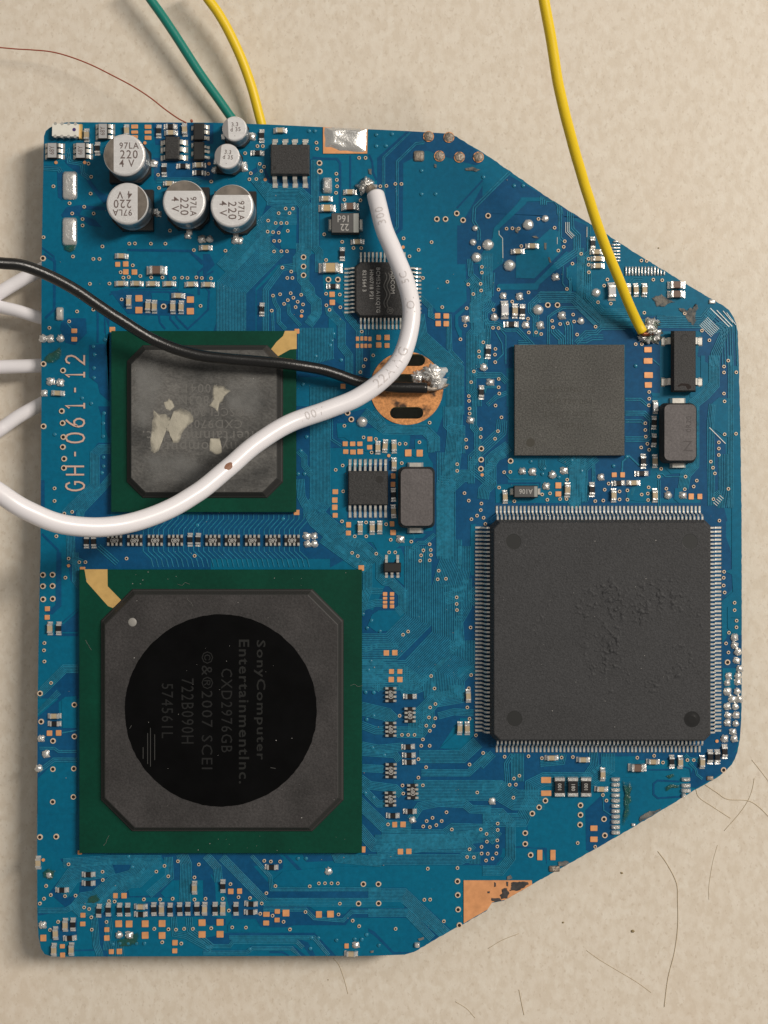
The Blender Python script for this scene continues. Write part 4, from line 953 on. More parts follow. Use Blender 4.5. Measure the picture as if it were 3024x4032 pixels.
o_ = [(px_, py_) for px_, py_ in circ(R_, 150)]; o_ = [(a*(1+random.uniform(-.004, .004)), b_*(1+random.uniform(-.004, .004))) for a, b_ in o_]
m_ = MB(); m_.loft([(o_, .0), (o_, .003)]); hs = obj('heat_spreader', m_.mesh('heat_spreader', spreader), cap, (X_-x, Y_-y, Zt))
hx, hy = X_, Y_
for xx, y0, y1, s_, ht, bo in ((1118,280,1200,'SonyComputer',88,.0022),(985,278,1385,'EntertainmentInc.',80,.0022),(850,500,1145,'CXD2976GB',85,0),(697,375,1280,'©&®2007 SCEI',88,0),(545,580,1080,'722B090H',95,0),(388,615,1035,'574561L',88,0)):
    q = T('d', xx, (y0+y1)/2, Zt); obj('marking', fit(text_mesh(s_, 46*K, ink_dk if bo == 0 else mat('ink_dk2', (.0045,.0050,.0040), .5), bold=bo, sp=1.15), (y1-y0)/1.975*K, ht/1.975*K), hs, (q[0]-hx, q[1]-hy, .0036), -PI/2)
m_ = MB()
for xx, y0, y1 in ((205,1110,1200),(240,1000,1240),(262,960,1260),(295,1010,1210),(100,965,940),(1195,1268,1275)):
    a = T('d', xx, y0, Zt); b_ = T('d', xx+(0 if xx != 1195 else 40)+(15 if xx == 100 else 0), y1, Zt); ribbon(m_, [(a[0]-hx, a[1]-hy), (b_[0]-hx, b_[1]-hy)], 2.2*K, .0042+.0001*xx/1000)
obj('scratches', m_.mesh('scratches', mat('scratch_line', (.055,.055,.052), .5)), hs, kind='stuff')
X_, Y_ = T('O', 927, 711, Zt); obj('pin_one_mark', blob_mesh('pin_one_mark', 17*K, 17*K, .012, mat('pin_mark', (.30,.29,.27), .5), .03), cap, (X_-x, Y_-y, Zt))
m_ = MB(); poly(m_, [(a-sx, b_-sy) for a, b_ in pts('O', '480,217 695,217 697,375 830,512 745,578 700,560 500,335', .11)], .1115, 0); obj('gold_mark', m_.mesh('gold_mark', gold), gpu)
# ---- EE ball-grid package, dusty top
ex, ey, EW, EH = top_box('p', 438, 1303, 1166, 2016, .11)
m_ = MB(); m_.loft([(rect(EW, EH), .04), (rect(EW, EH), .108), (rect(EW-.006, EH-.006), .11)], bottom=True); cpu = obj('small_grid_chip', m_.mesh('small_grid_chip', bga_green), ROOT, (ex, ey, 0))
x, y, W_, H_ = top_box('c', 275, 155, 1490, 1345, .12); c_ = 60*K
def ecap(d, r): return crect(W_-d, H_-d, r)
m_ = MB(); m_.loft([(ecap(0, 62*K), .11), (ecap(.02, 62*K), .135), (ecap(.045, 60*K), .145), (ecap(.13, 56*K), .212), (ecap(.15, 55*K), Zt)], topmi=1)
cap = obj('package_cap', m_.mesh('package_cap', [MATS['cap_side_shade'], bga_cap2]), cpu, (x-ex, y-ey, 0))
m_ = MB(); poly(m_, [(a-ex, b_-ey) for a, b_ in pts('c', '1505,45 1597,45 1597,185 1545,190 1450,243 1410,210 1395,190 1440,130 1490,85', .11)], .1115, 0); obj('gold_mark', m_.mesh('gold_mark', gold), cpu)
for s_ in ('500,665 550,700 600,712 640,735 660,690 720,650 800,680 802,760 745,820 710,880 690,920 650,920 620,850 565,800 548,870 545,980 510,1000 480,985 478,850 500,740', '585,610 625,580 650,600 672,645 640,680 600,670',
           '970,480 1045,482 1065,510 1100,522 1050,560 1040,600 1010,620 995,675 935,635 960,590', '945,890 1020,880 1025,990 980,1010 930,985'):
    o_ = sheet('residue_patch', 'c', s_, residue_f, 0, .006, 3, parent=cap, amp=2.0)
    o_.location = (-x, -y, Zt+.0005)
for s_ in ('340,230 560,200 620,400 560,640 420,900 340,700', '400,1020 700,960 900,1050 980,1240 700,1270 420,1260', '1000,420 1300,380 1400,560 1300,760 1060,700'):
    o_ = sheet('haze_smear', 'c', s_, haze_f, 0, .001, 3, parent=cap, amp=3); o_.location = (-x, -y, Zt+.0003)
for yy, xx, s_, sz in ((488,850,'70041',42),(580,850,'39803N',42),(672,940,'©SCEI 2000',38),(765,960,'CXD9708',40),(860,880,'EntertainmentInc.',50),(945,860,'SonyComputer',50)):
    q = T('c', xx, yy, Zt); obj('marking', text_mesh(s_, sz*K*1.2, MATS.get('ink_cpu') or mat('ink_cpu', (.155,.15,.14), .7), sp=1.12, bold=.0006 if sz > 45 else 0), cap, (q[0]-x, q[1]-y, Zt+.0012), PI)

# ---- narrow leaded packages
def soic(name, t, x0, y0, x1, y1, z, leads, m=black2, draft=.02, base=.02, mid=None):
    """leads: list of (side, [positions along the side], tile units), lead length, width"""
    x, y, W_, H_ = top_box(t, x0, y0, x1, y1, z); m_ = MB(); mid = mid or z*.5
    m_.loft([(rect(W_, H_), base), (rect(W_+draft*1.6, H_+draft*1.6), mid), (rect(W_+draft*.6, H_+draft*.6), z-.006), (rect(W_-.004, H_-.004), z)])
    o = obj(name, m_.mesh(name, m), ROOT, (x, y, 0))
    for side, ps, ln, wd in leads:
        lm_ = lead_mesh(TS(t, wd), TS(t, ln), mid, th=.010)
        for p_ in ps:
            if side in 'NS': q = T(t, p_, 0, .03)[0]-x; loc = (q, (H_/2+draft*.5)*(1 if side == 'N' else -1), 0); a = PI/2 if side == 'N' else -PI/2
            else: q = T(t, 0, p_, .03)[1]-y; loc = ((W_/2+draft*.5)*(1 if side == 'E' else -1), q, 0); a = 0 if side == 'E' else PI
            obj('lead', lm_, o, loc, a)
    return o, x, y
o, x, y = soic('flash_chip', 'B', 636, 310, 980, 575, .17, [('N', (668,765,855,952), 75, 40), ('S', (670,765,858,952), 100, 40)], draft=.02)
m_ = MB(); m_.loft([(circ(7*K, 14), 0), (circ(7*K, 14), .0006)]); q = T('B', 665, 525, .17); obj('mould_mark', m_.mesh('mould_mark', bodyg), o, (q[0]-x, q[1]-y, .1702))
o, x, y = soic('regulator_chip', 'L', 176, 612, 530, 912, .11, [('N', [185+47.5*k for k in range(8)], 112, 22), ('S', [185+47.5*k for k in range(8)], 118, 22)], draft=.018)
m_ = MB(); m_.loft([(circ(15*K, 20), 0), (circ(15*K, 20), .0006)]); q = T('L', 462, 682, .11); obj('mould_mark', m_.mesh('mould_mark', bodyg), o, (q[0]-x, q[1]-y, .1102))
o, x, y = soic('tiny_regulator', 'P', 508, 168, 650, 236, .09, [('N', (525,630), 75, 24), ('S', (525,577,632), 55, 24)], bodyg, draft=.02)
o, x, y = soic('driver_chip', 'A', 1215, 235, 1330, 435, .11, [('E', (285,352,428), 72, 42), ('W', (290,355,430), 50, 40)], black2)
soic('transistor', 'A', 1480, 110, 1560, 255, .09, [('E', (140,190,245), 48, 34), ('W', (150,240), 26, 34)], bodyg)
soic('transistor', 'A', 1480, 285, 1562, 440, .09, [('E', (330,370,425), 48, 24), ('W', (310,390), 26, 34)], bodyg)
for x0, y0, x1, y1 in ((110,290,198,430),(376,290,462,432),(586,110,668,250)):
    yy = (y0+y1)/2; o, x, y = soic('small_transistor', 'A', x0, y0, x1, y1, .09, [('E', (yy-45,yy+5,yy+58), 58, 34), ('W', (yy-45,yy+5,yy+58), 34, 34)], bodyg, draft=.004)
    xx, y2, W_, H_ = top_box('A', x0, y0, x1, y1, .09); m_ = MB(); m_.loft([(rect(W_-.006, H_-.006), 0), (rect(W_-.01, H_-.01), .004)]); tp = obj('painted_top', m_.mesh('painted_top', sot_top), o, (0, 0, .0895))
    obj('marking', text_mesh('68Y', 27*K, ink, sx=.8, bold=.0004), tp, (0, 0, .0048), PI/2)
# Ethernet chip, 12 leads a side, printed
x, y, W_, H_ = top_box('p', 1403, 1036, 1611, 1241, .14); m_ = MB()
m_.loft([(rrect(W_, H_, .04, n=3), .02), (crect(W_+.05, H_+.05, .07), .07), (rrect(W_, H_, .05, n=3), .134), (rrect(W_-.01, H_-.01, .045, n=3), .14)] if False else [(crect(W_, H_, .05), .02), (crect(W_+.05, H_+.05, .07), .07), (crect(W_+.01, H_+.01, .055), .134), (crect(W_-.006, H_-.006, .05), .14)])
eth = obj('network_chip', m_.mesh('network_chip', black2), ROOT, (x, y, 0)); lm_ = lead_mesh(6.5*K, 42*K, .07, th=.010)
for side in range(4):
    for k in range(12):
        o_ = (k-5.5)*15.6*K; a = side*PI/2; d_ = W_/2+.018; obj('lead', lm_, eth, (math.cos(a)*d_-math.sin(a)*o_, math.sin(a)*d_+math.cos(a)*o_, 0), a)
for xx, yy, s_, sz in ((95,570,'821564 3',15.5),(172,610,'HN0718 P21',15.5),(245,670,'BCM5241A1KQTG',15.5),(402,520,'BROADCOM',17)):
    q = T('e', xx, yy, .14); obj('marking', text_mesh(s_, sz*K*1.35, ink_lt, bold=.0008, sp=1.08), eth, (q[0]-x, q[1]-y, .1408), -PI/2)
m_ = MB()
for k, x0 in enumerate((325, 350)):
    ln = [T('e', x0+16*math.sin(i/24*4*PI)+(0 if k == 0 else 8), 480+380*i/24, .14) for i in range(25)]; ribbon(m_, [(a-x, b_-y) for a, b_ in ln], 3.2*K, .1408+k*.0002)
obj('wave_logo', m_.mesh('wave_logo', ink_md), eth); q = T('e', 370, 893, .14); obj('marking', text_mesh('®', 36*K, ink_md), eth, (q[0]-x, q[1]-y, .1408), -PI/2)

# ---- inductors
for t, x0, y0, x1, y1, tx, ty0, ty1 in (('L', 655, 578, 962, 1118, 795, 552, 1155), ('I', 888, 452, 1190, 983, 1015, 425, 1022)):
    z = .28; x, y, W_, H_ = top_box(t, x0, y0, x1, y1, z); m_ = MB()
    m_.loft([(rrect(W_+.03, H_+.03, .07), .02), (rrect(W_+.05, H_+.05, .07), .10), (rrect(W_+.01, H_+.01, .07), z-.02), (rrect(W_-.012, H_-.012, .062), z)], topmi=1)
    o = obj('power_inductor', m_.mesh('power_inductor', [bodyg, inductor]), ROOT, (x, y, 0))
    m_ = MB(); m_.loft([(rect(62*K, 24*K), 0), (rect(62*K, 24*K), .02), (rect(46*K, 20*K, 0, 0), .07)]); me = m_.mesh('terminal', leadm)
    for yy in (ty0, ty1): q = T(t, tx, yy, .02); obj('terminal', me, o, (q[0]-x, q[1]-y, 0), 0 if yy == ty1 else PI)
    dk = MATS.get('ink_ind') or mat('ink_ind', (.085,.075,.075), .7)
    if t == 'I':
        q = T(t, 1120, 640, z); obj('marking', text_mesh('0R20', 30*K, dk, bold=.0005), o, (q[0]-x, q[1]-y, z+.0006), PI/2)
        q = T(t, 1110, 850, z); obj('marking', text_mesh('Z', 60*K, dk), o, (q[0]-x, q[1]-y, z+.0006), 0)
# ---- tall narrow isolator chip
z = .20; x, y, W_, H_ = top_box('p', 2655, 1304, 2738, 1537, z); m_ = MB()
m_.loft([(rect(W_+.0, H_), .02), (rect(W_+.05, H_+.03), z*.5), (rect(W_+.006, H_+.006), z-.006), (rect(W_, H_), z)], topmi=1); o = obj('isolator_chip', m_.mesh('isolator_chip', [bodyg, black2]), ROOT, (x, y, 0))
lm_ = lead_mesh(26*K, 34*K, .09)
for yy in (-78*K, 82*K):
    obj('lead', lm_, o, (W_/2+.015, yy, 0), 0); obj('lead', lm_, o, (-W_/2-.015, yy, 0), PI)
m_ = MB(); m_.add([(a, b_, .0010) for a, b_ in circ(15*K, 24)]+[(a*.8+.004, b_*.8-.004, .0004) for a, b_ in circ(15*K, 24)], [(i, (i+1) % 24, 24+(i+1) % 24, 24+i) for i in range(24)]); q = T('E', 1080, 1163, z); obj('mould_mark', m_.mesh('mould_mark', bodyg), o, (q[0]-x, q[1]-y, z))
m_ = MB(); q = [T('I', *v_, z) for v_ in ((1010,285),(1050,258),(1110,262),(1140,285),(1140,305),(1110,318),(1090,285),(1050,280),(1025,292))]; poly(m_, [(a-x, b_-y) for a, b_ in q], z+.0012); obj('chipped_corner', m_.mesh('chipped_corner', hole), o)
q = T('I', 1040, 110, z); obj('marking', text_mesh('P2701', 26*K, ink_dk, sp=1.0), o, (q[0]-x, q[1]-y, z+.0006), PI/2)
# ---- tantalum capacitors
for t, x0, y0, x1, y1, z, s0, lines in (('B', 1198, 945, 1455, 1130, .17, 1403, (('22', 1075, 1320), ('16d', 995, 1312))), ('M', 770, 742, 990, 848, .14, 957, (('A106', 792, 878),))):
    x, y, W_, H_ = top_box(t, x0, y0, x1, y1, z); m_ = MB(); m_.loft([(rect(W_, H_), .02), (rect(W_+.012, H_+.012), z*.5), (rect(W_, H_), z-.008), (rect(W_-.01, H_-.01), z)], topmi=1); o = obj('tantalum_capacitor', m_.mesh('tantalum_capacitor', [bodyg, mat('tantalum_top_'+t, (.085,.083,.082), .6, var=.08)]), ROOT, (x, y, 0))
    a = T(t, s0, 0, z)[0]; b_ = T(t, x1-4, 0, z)[0]; m_ = MB(); m_.loft([(rect(b_-a, H_-.012, (a+b_)/2-x, 0), 0), (rect(b_-a, H_-.012, (a+b_)/2-x, 0), .0012)]); obj('polarity_stripe', m_.mesh('polarity_stripe', mat('stripe_grey_'+t, (.34,.35,.33), .6)), o, (0, 0, z))
    for s_, yy, xx in lines: q = T(t, xx, yy, z); obj('marking', text_mesh(s_, (38 if t == 'B' else 27)*K, ink_lt, bold=.0012, sx=.9), o, (q[0]-x, q[1]-y, z+.0008), PI)
    m_ = MB(); m_.loft([(rect(16*K, H_*.6), 0), (rect(16*K, H_*.6), .03), (rect(8*K, H_*.5), .06)]); me = m_.mesh('terminal', leadm)
    for s2 in (-1, 1): obj('terminal', me, o, (s2*(W_/2+6*K), 0, 0))
# ---- ceramic network, white top with castellations
z = .10; x, y, W_, H_ = top_box('A', 155, 112, 400, 228, z); m_ = MB(); m_.loft([(rect(W_, H_), .01), (rect(W_, H_), z)]); o = obj('filter_network', m_.mesh('filter_network', white_m), ROOT, (x, y, 0), -.02)
m_ = MB(); m_.loft([(circ(6.2*K, 12), .02), (circ(6.2*K, 12), z+.0015)]); me = m_.mesh('castellation', leadm)
for k in range(4):
    for sy_ in (-1, 1): obj('castellation', me, o, ((k-1.5)*26*K, sy_*H_/2, 0))
m_ = MB(); m_.loft([(circ(7*K, 16), 0), (circ(7*K, 16), .001)]); q = T('A', 360, 165, z); obj('orientation_dot', m_.mesh('orientation_dot', purple), o, (q[0]-x, q[1]-y, z+.0008))
m_ = MB(); m_.loft([(rect(12*K, 60*K), .0), (rect(9*K, 56*K), .05)]); obj('end_terminal', m_.mesh('end_terminal', gold), o, (W_/2+4*K, 0, 0))

# ---- aluminium capacitors
def can(t, cx_, cy_, r_, h, a_text, lines, stripe_side, sz):
    z = h; X_, Y_ = T(t, cx_, cy_, z); R_ = TS(t, r_)*(D-z)/D; hb = .12 if h > .45 else .09
    b0 = R_*.985; bm = MB(); ch_ = R_*.45; o8 = [(-b0, -b0), (b0-ch_, -b0), (b0, -b0+ch_), (b0, b0-ch_), (b0-ch_, b0), (-b0, b0)]
    bm.loft([(o8, .01), (o8, hb)]); root = obj('aluminium_capacitor', bm.mesh('aluminium_capacitor', basem), ROOT, (X_, Y_, 0), a_text+(PI if stripe_side else 0))
    n = 56; cm = MB(); prof = [(R_*.93, hb), (R_*1.0, hb+.01), (R_*1.0, hb+.03), (R_*.90, hb+.06), (R_*.90, hb+.07), (R_*.99, hb+.10), (R_*1.0, h-.035), (R_*.985, h-.016), (R_*.95, h-.004), (R_*.90, h)]
    cm.loft([(circ(a, n), z_) for a, z_ in prof], 0); me = cm.mesh('can', [alu_side, alu], True)
    for p_ in me.polygons:
        if p_.center.z > h-.04: p_.material_index = 1
        if abs(p_.normal.z) > .99: p_.use_smooth = False
    c_ = obj('can', me, root)
    # printed stripe: a chord of the lid
    m_ = MB(); ch2 = -.50*R_; rr_ = R_*.955; a0 = math.acos(ch2/rr_); ar = [(rr_*math.cos(a0+(2*PI-2*a0)*k/20), rr_*math.sin(a0+(2*PI-2*a0)*k/20)) for k in range(21)]
    m_.loft([(ar, 0), (ar, .0014)]); obj('polarity_stripe', m_.mesh('polarity_stripe', stripe), root, (0, 0, h))
    ta = (-PI if stripe_side else 0)
    for s_, u, v_, s2 in lines:
        sgn = 1
        obj('marking', text_mesh(s_, sz*s2*K, ink, bold=.0009, sp=1.15, sx=.92), root, (u*R_, v_*R_, h+.0016), 0)
    for s2 in (-1, 1):
        fm = MB(); fm.loft([(rect(20*K, 24*K), 0), (rect(16*K, 20*K), .03)]); obj('terminal', fm.mesh('terminal', solder), root, (s2*(b0+7*K), 0, 0))
    return root
L220 = (('97LA', .22, .42, 1.0), ('220', .22, .0, 1.35), ('4 V', .12, -.42, 1.2))
can('A', 828, 402, 197, .52, 0, L220, False, 34)
can('A', 855, 855, 197, .52, PI, L220, False, 34)
can('A', 1385, 838, 202, .52, -PI/2, L220, False, 34)
can('B', 268, 877, 202, .52, -PI/2, L220, False, 34)
L33 = (('3.3', .05, .30, 1.1), ('d 35', .08, -.10, 1.1), ('.', .0, -.5, 1))
r1 = can('B', 292, 155, 117, .40, .05, L33, False, 20); r2 = can('B', 222, 413, 119, .40, -.1, L33, False, 20)
ssm = mat('stripe_silver', (.42,.40,.39), .35, .7)
for r_ in (r1, r2):
    for ch_ in r_.children:
        if ch_.name.startswith('polarity'): ch_.data.materials[0] = ssm

# ---- board number in bare copper, stroke letters
GL = {'G': ([(.88,.22),(.70,.03),(.45,0),(.2,.1),(.05,.32),(.02,.55),(.12,.8),(.32,.97),(.6,1),(.82,.9),(.95,.72),(.95,.5),(.62,.5)],), 'H': ([(0,0),(0,1)], [(.9,0),(.9,1)], [(0,.5),(.9,.5)]), '-': ([(.25,.5),(.75,.5)],),
      '0': ([(.5,0),(.18,.08),(.03,.3),(0,.5),(.03,.7),(.18,.92),(.5,1),(.82,.92),(.97,.7),(1,.5),(.97,.3),(.82,.08),(.5,0)],), '6': ([(.75,0),(.4,.2),(.12,.45),(0,.7),(.1,.9),(.4,1),(.7,.97),(.88,.78),(.85,.6),(.62,.45),(.3,.46),(.1,.62)],),
      '1': ([(.2,.2),(.45,0),(.45,1)], [(.15,1),(.75,1)]), '2': ([(.05,.22),(.2,.05),(.5,0),(.8,.08),(.9,.3),(.75,.52),(.3,.78),(.0,1),(.95,1)],)}
nm_ = mat('letter_copper', (.74,.50,.40), .45, .2); kz = 0
for ch_, yc in (('G', 1914), ('H', 1851), ('-', 1788), ('0', 1724.5), ('6', 1662.5), ('1', 1596), ('-', 1536), ('1', 1474), ('2', 1415)):
    m_ = MB()
    for st in GL[ch_]:
        ln = [P(260+72*v_, yc+18-36*u) for u, v_ in st]; ribbon(m_, ln, 6.4*K, .0122+kz*.00012, .0015, .004); kz += 1
    obj('board_number', m_.mesh('board_number', nm_), ROOT)

# ---- scraped, burnt and flux-stained places
for t, s_ in (('E', '760,790 800,760 860,750 900,790 1010,830 930,850 890,880 800,890 790,830'), ('E', '1000,870 1060,880 1100,910 1130,870 1170,880 1200,820 1225,850 1190,960 1195,1010 1165,1060 1120,1030 1070,960'),
              ('X', '690,250 720,250 715,330 692,328'), ('X', '725,390 745,385 760,440 740,450'), ('X', '570,190 620,180 650,210 600,210'), ('X', '415,105 460,115 455,175 420,150'), ('C', '590,520 630,530 630,590 600,580'),
              ('Y', '440,780 480,730 560,690 680,665 600,740 470,800'), ('S', '700,1310 780,1290 830,1310 760,1350 700,1360'), ('W', '1290,400 1330,385 1350,420 1320,440 1290,435'), ('V', '1555,1095 1590,1090 1590,1115 1560,1115'), ('W', '455,985 520,965 525,990 470,1010'), ('C', '1210,480 1235,490 1235,530 1210,525'), ('C', '1480,530 1560,510 1659,540 1600,560 1500,550')):
    sheet('scrape_mark', t, s_, scr_f, .0098, .004, 4)
charf = faded('char_soft', mat('char', (.05,.045,.045), .7, var=.4, vscale=20), .30, .42, 1, 18)
for s_ in ('1330,450 1500,445 1515,475 1400,540 1320,540', '1170,450 1190,455 1195,500 1175,505', '1240,520 1300,505 1320,560 1300,610 1230,615 1215,580 1250,560', '1140,600 1220,600 1240,630 1180,640 1140,625', '1105,540 1135,540 1130,562 1108,560', '1285,445 1310,450 1310,500 1290,495'):
    sheet('burnt_spot', 'W', s_, charf, .0127, .004, 4)
for t, s_, h in (('Y', '300,370 380,400 405,460 380,500 400,600 370,640 390,740 360,780 330,830 300,840 330,700 320,560 340,480', .012), ('Y', '690,470 760,440 860,450 850,480 760,480 720,510', .01), ('Y', '700,370 790,340 810,370 750,400', .008), ('U', '80,360 150,320 220,350 210,410 160,440 90,420', .01), ('F', '65,960 130,920 240,860 250,990 180,1020 120,1040 70,1010', .006), ('A', '250,1240 390,1245 380,1300 320,1320 270,1290', .015), ('U', '500,600 600,560 640,620 560,660 510,650', .003), ('U', '900,950 1000,900 1000,1040 780,1080 760,1000', .003)):
    sheet('flux_residue', t, s_, flux_f, .0096, h, 5)

# ---- solder joints of the wires
def lump(name, t, x, y, rx, ry, h, seed, m=solder, amp=.5, parent=None, fr=3.2, rot=0):
    X_, Y_ = T(t, x, y, h*.5); return obj(name, blob_mesh(name, TS(t, rx), TS(t, ry), h, m, amp, fr, seed, n=34, k=9, peak=.9), ROOT, (X_, Y_, .008), rot)
lump('solder_joint', 'C', 575, 690, 78, 72, .13, 3); lump('solder_joint', 'C', 570, 640, 20, 42, .12, 6, amp=.1)
lump('solder_joint', 'E', 760, 1120, 100, 92, .07, 2, mat('flux_solder', (.16,.19,.16), .25, .5, col2=(.75,.74,.72), thr=(.48,.56), vscale=9, bump=.8, bscale=20)); lump('solder_joint', 'E', 770, 1110, 68, 34, .14, 8, amp=.6); lump('solder_joint', 'E', 690, 1165, 40, 26, .07, 4)
lump('solder_joint', 'E', 780, 1030, 60, 50, .05, 9, MATS['flux_solder'], .6)
jm = mat('solder_bright', (.95,.93,.90), .20, .55, bump=.35, bscale=16); lump('solder_joint', 'e', 835, 1580, 126, 98, .15, 5, jm, amp=.42, fr=2.8); lump('solder_joint', 'e', 885, 1675, 88, 80, .17, 1, jm, amp=.4, fr=2.6); lump('solder_joint', 'e', 680, 1612, 66, 66, .08, 7, jm, amp=.45, fr=3); lump('solder_joint', 'e', 895, 1720, 115, 24, .09, 11, solder_dull, amp=.3, rot=.2)
X_, Y_ = P(*px('z', 480, 996), 0)

# ---- dust and lint on the board and its chips
m_ = MB(); rd = random.Random(3)
def speck(x, y, z, r_):
    n = 5; a0 = rd.uniform(0, 6); e_ = rd.uniform(.4, 1); o_ = [(x+r_*math.cos(a0+2*PI*i/n)*rd.uniform(.6, 1.3), y+r_*e_*math.sin(a0+2*PI*i/n)*rd.uniform(.6, 1.3)) for i in range(n)]
    m_.loft([(o_, z), (shrink(o_, r_*.3), z+r_*.5)])
for (x0, y0, x1, y1, z, c_) in ((560,2480,1160,3090,.2235,9),(420,2340,1330,3250,.2205,26),(320,2250,1420,2310,.1105,14),(320,3290,1420,3350,.1105,12),(1960,2080,2760,2880,.3405,40),(2040,1370,2440,1780,.1205,16),(520,1400,1060,1950,.2215,20),(200,560,2000,3700,.0105,150),(1900,1000,2850,3000,.0105,60)):
    for _ in range(c_):
        X_, Y_ = rd.uniform(x0, x1), rd.uniform(y0, y1); xx, yy = P(X_, Y_, z)
        if z < .1 and not inside(xx, yy): continue
        speck(xx, yy, z, rd.choice((1.0, 1.3, 1.8, 2.6))*K)
obj('dust_specks', m_.mesh('dust_specks', mat('dust', (.36,.35,.33), .8)), ROOT, kind='stuff')
lm2 = MB()
for i, (X_, Y_, z) in enumerate(((700,2300,.112),(360,2560,.112),(430,3290,.112),(1380,2700,.112),(760,2390,.222))):
    p0 = Vector((*P(X_, Y_, z), z+.002)); ps = [p0+Vector((.05*k*math.cos(i*2.1)+.02*noise.noise(Vector((k*.7, i, 0))), .05*k*math.sin(i*2.1)+.03*noise.noise(Vector((k*.7, i, 9))), 0)) for k in range(4)]; tube(lm2, spline(ps, 4), .0016, 5)
obj('lint_fibres', lm2.mesh('lint_fibres', mat('lint', (.20,.20,.19), .8)), ROOT, kind='stuff')

# ================================================================== wires
ROOT_ = ROOT
def wire(name, label, m, t, s_, r, n=18, cat='wire', nseg=12, parent=None):
    ps = []
    for q in s_.split():
        x, y, z = map(float, q.split(',')); ps.append((*T(t, x, y, z), z))
    path = spline(ps, nseg); path = [q+noise.noise_vector(q*1.3)*.012+noise.noise_vector(q*4)*.0025 for q in path] if r > .03 else path; mb = MB(); tube(mb, path, r, n)
    o = obj(name, mb.mesh(name, m, True)); o['label'] = label; o['category'] = cat; return o, path
ROOT = object()
WW, pw = wire('insulated_wire', 'thick white printed wire snaking over both chips from a solder blob near the top', wire_w, 'z', '812,421,.20 820,455,.32 830,495,.40 851,545,.46 875,605,.52 888,660,.58 885,715,.62 865,775,.66 825,822,.70 770,860,.76 700,888,.85 625,915,.96 555,958,1.12 495,1008,1.3 425,1065,1.5 345,1110,1.75 245,1136,2.05 145,1134,2.3 60,1103,2.5 -10,1060,2.6 -90,1010,2.65', .111, 24)
m_ = MB(); tube(m_, spline([(*T('C', 600, 710, .13), .13), (*T('C', 640, 745, .16), .16), (*T('C', 680, 800, .22), .22)], 6), .06, 14); obj('bare_core', m_.mesh('bare_core', solder_dull, True), WW)
m_ = MB(); tube(m_, [pw[0]+Vector((-.004, .012, 0)), pw[1]], .100, 20); obj('wire_end', m_.mesh('wire_end', mat('wire_end_grey', (.10,.10,.10), .5), True), WW)
x, y = T('c', 1012, 1060, 1.25)
# brown scorch spot lying on the wire's upper side
bi = min(range(len(pw)), key=lambda i: (pw[i].x-x)**2+(pw[i].y-y)**2)
def on_wire(path, i, txt, size, m, parent, rad, flip=False, side=0.0):
    """letters printed on the tube: bend a flat text mesh round it"""
    me0 = text_mesh(txt, size, m, sp=1.1); me = me0.copy(); L_ = [0]
    for k in range(1, len(path)): L_.append(L_[-1]+(path[k]-path[k-1]).length)
    s0 = L_[i]
    for v_ in me.vertices:
        u = s0+(v_.co.x*(-1 if flip else 1)); k = max(0, min(len(path)-2, next((j for j in range(len(L_)-1) if L_[j+1] >= u), len(L_)-2)))
        f = (u-L_[k])/(L_[k+1]-L_[k]); p_ = path[k].lerp(path[k+1], f); t_ = (path[min(k+2, len(path)-1)]-path[max(k-1, 0)]).normalized(); s_ = t_.cross(Vector((0, 0, 1))).normalized(); up = s_.cross(t_)
        a = (v_.co.y*(-1 if not flip else 1)+side)/rad; v_.co = p_+(s_*math.sin(a)+up*math.cos(a))*(rad+.0035)
    return obj('printing', me, parent)
def near(path, t, x, y, z): X_, Y_ = T(t, x, y, z); return min(range(len(path)), key=lambda i: (path[i].x-X_)**2+(path[i].y-Y_)**2)
for t, xx, yy, zz, s_, sz, sd in (('e', 430, 1560, .68, '22AWG', 52, .0), ('K', 1010, 110, .88, '100V', 46, .0), ('C', 715, 1000, .4, '300', 46, 0), ('e', 645, 850, .56, 'IOI', 44, -.0), ('e', 540, 560, .5, '5C', 40, -.0)):
    on_wire(pw, near(pw, t, xx, yy, zz), s_, sz*K, wprint, WW, .111, True, sd)
m_ = MB(); vs = []; n = 16; c0 = pw[bi]; t_ = (pw[bi+1]-pw[bi-1]).normalized(); s_ = t_.cross(Vector((0, 0, 1))).normalized(); up = s_.cross(t_)
for k in range(n):
    a = 2*PI*k/n; u = .055*math.cos(a)*(1+.15*math.sin(3*a)); v_ = .04*math.sin(a); an = v_/.111; vs.append(c0+t_*u+(s_*math.sin(an)+up*math.cos(an))*.1125)
vs.append(c0+up*.1125); m_.add(vs, [(k, (k+1) % n, n) for k in range(n)]+[((k+1) % n, k, n) for k in range(0)]); obj('scorch_spot', m_.mesh('scorch_spot', burn), WW)
WK, pk = wire('insulated_wire', 'black wire crossing under the thick white one to the copper ring', wire_k, 'z', '-90,560,1.6 0,568,1.4 60,577,1.28 150,619,1.05 250,684,.80 330,732,.62 420,764,.52 520,778,.46 620,786,.40 700,800,.30 780,826,.20 850,836,.16 922,838,.14', .070, 20)
m_ = MB(); tube(m_, spline([(*T('e', 760, 1735, .12), .12), (*T('e', 850, 1745, .10), .10), (*T('e', 1000, 1705, .08), .08)], 6), .036, 12, rf=lambda u: 1-.45*u); obj('bare_core', m_.mesh('bare_core', solder_dull, True), WK)
WY, py_ = wire('insulated_wire', 'long yellow wire soldered beside the narrow black chip at the right', wire_y, 'z', '1166,-60,2.15 1176,0,2.1 1190,80,1.98 1213,215,1.75 1248,355,1.40 1298,510,.95 1348,632,.48 1374,690,.20 1388,716,.14', .062, 20)
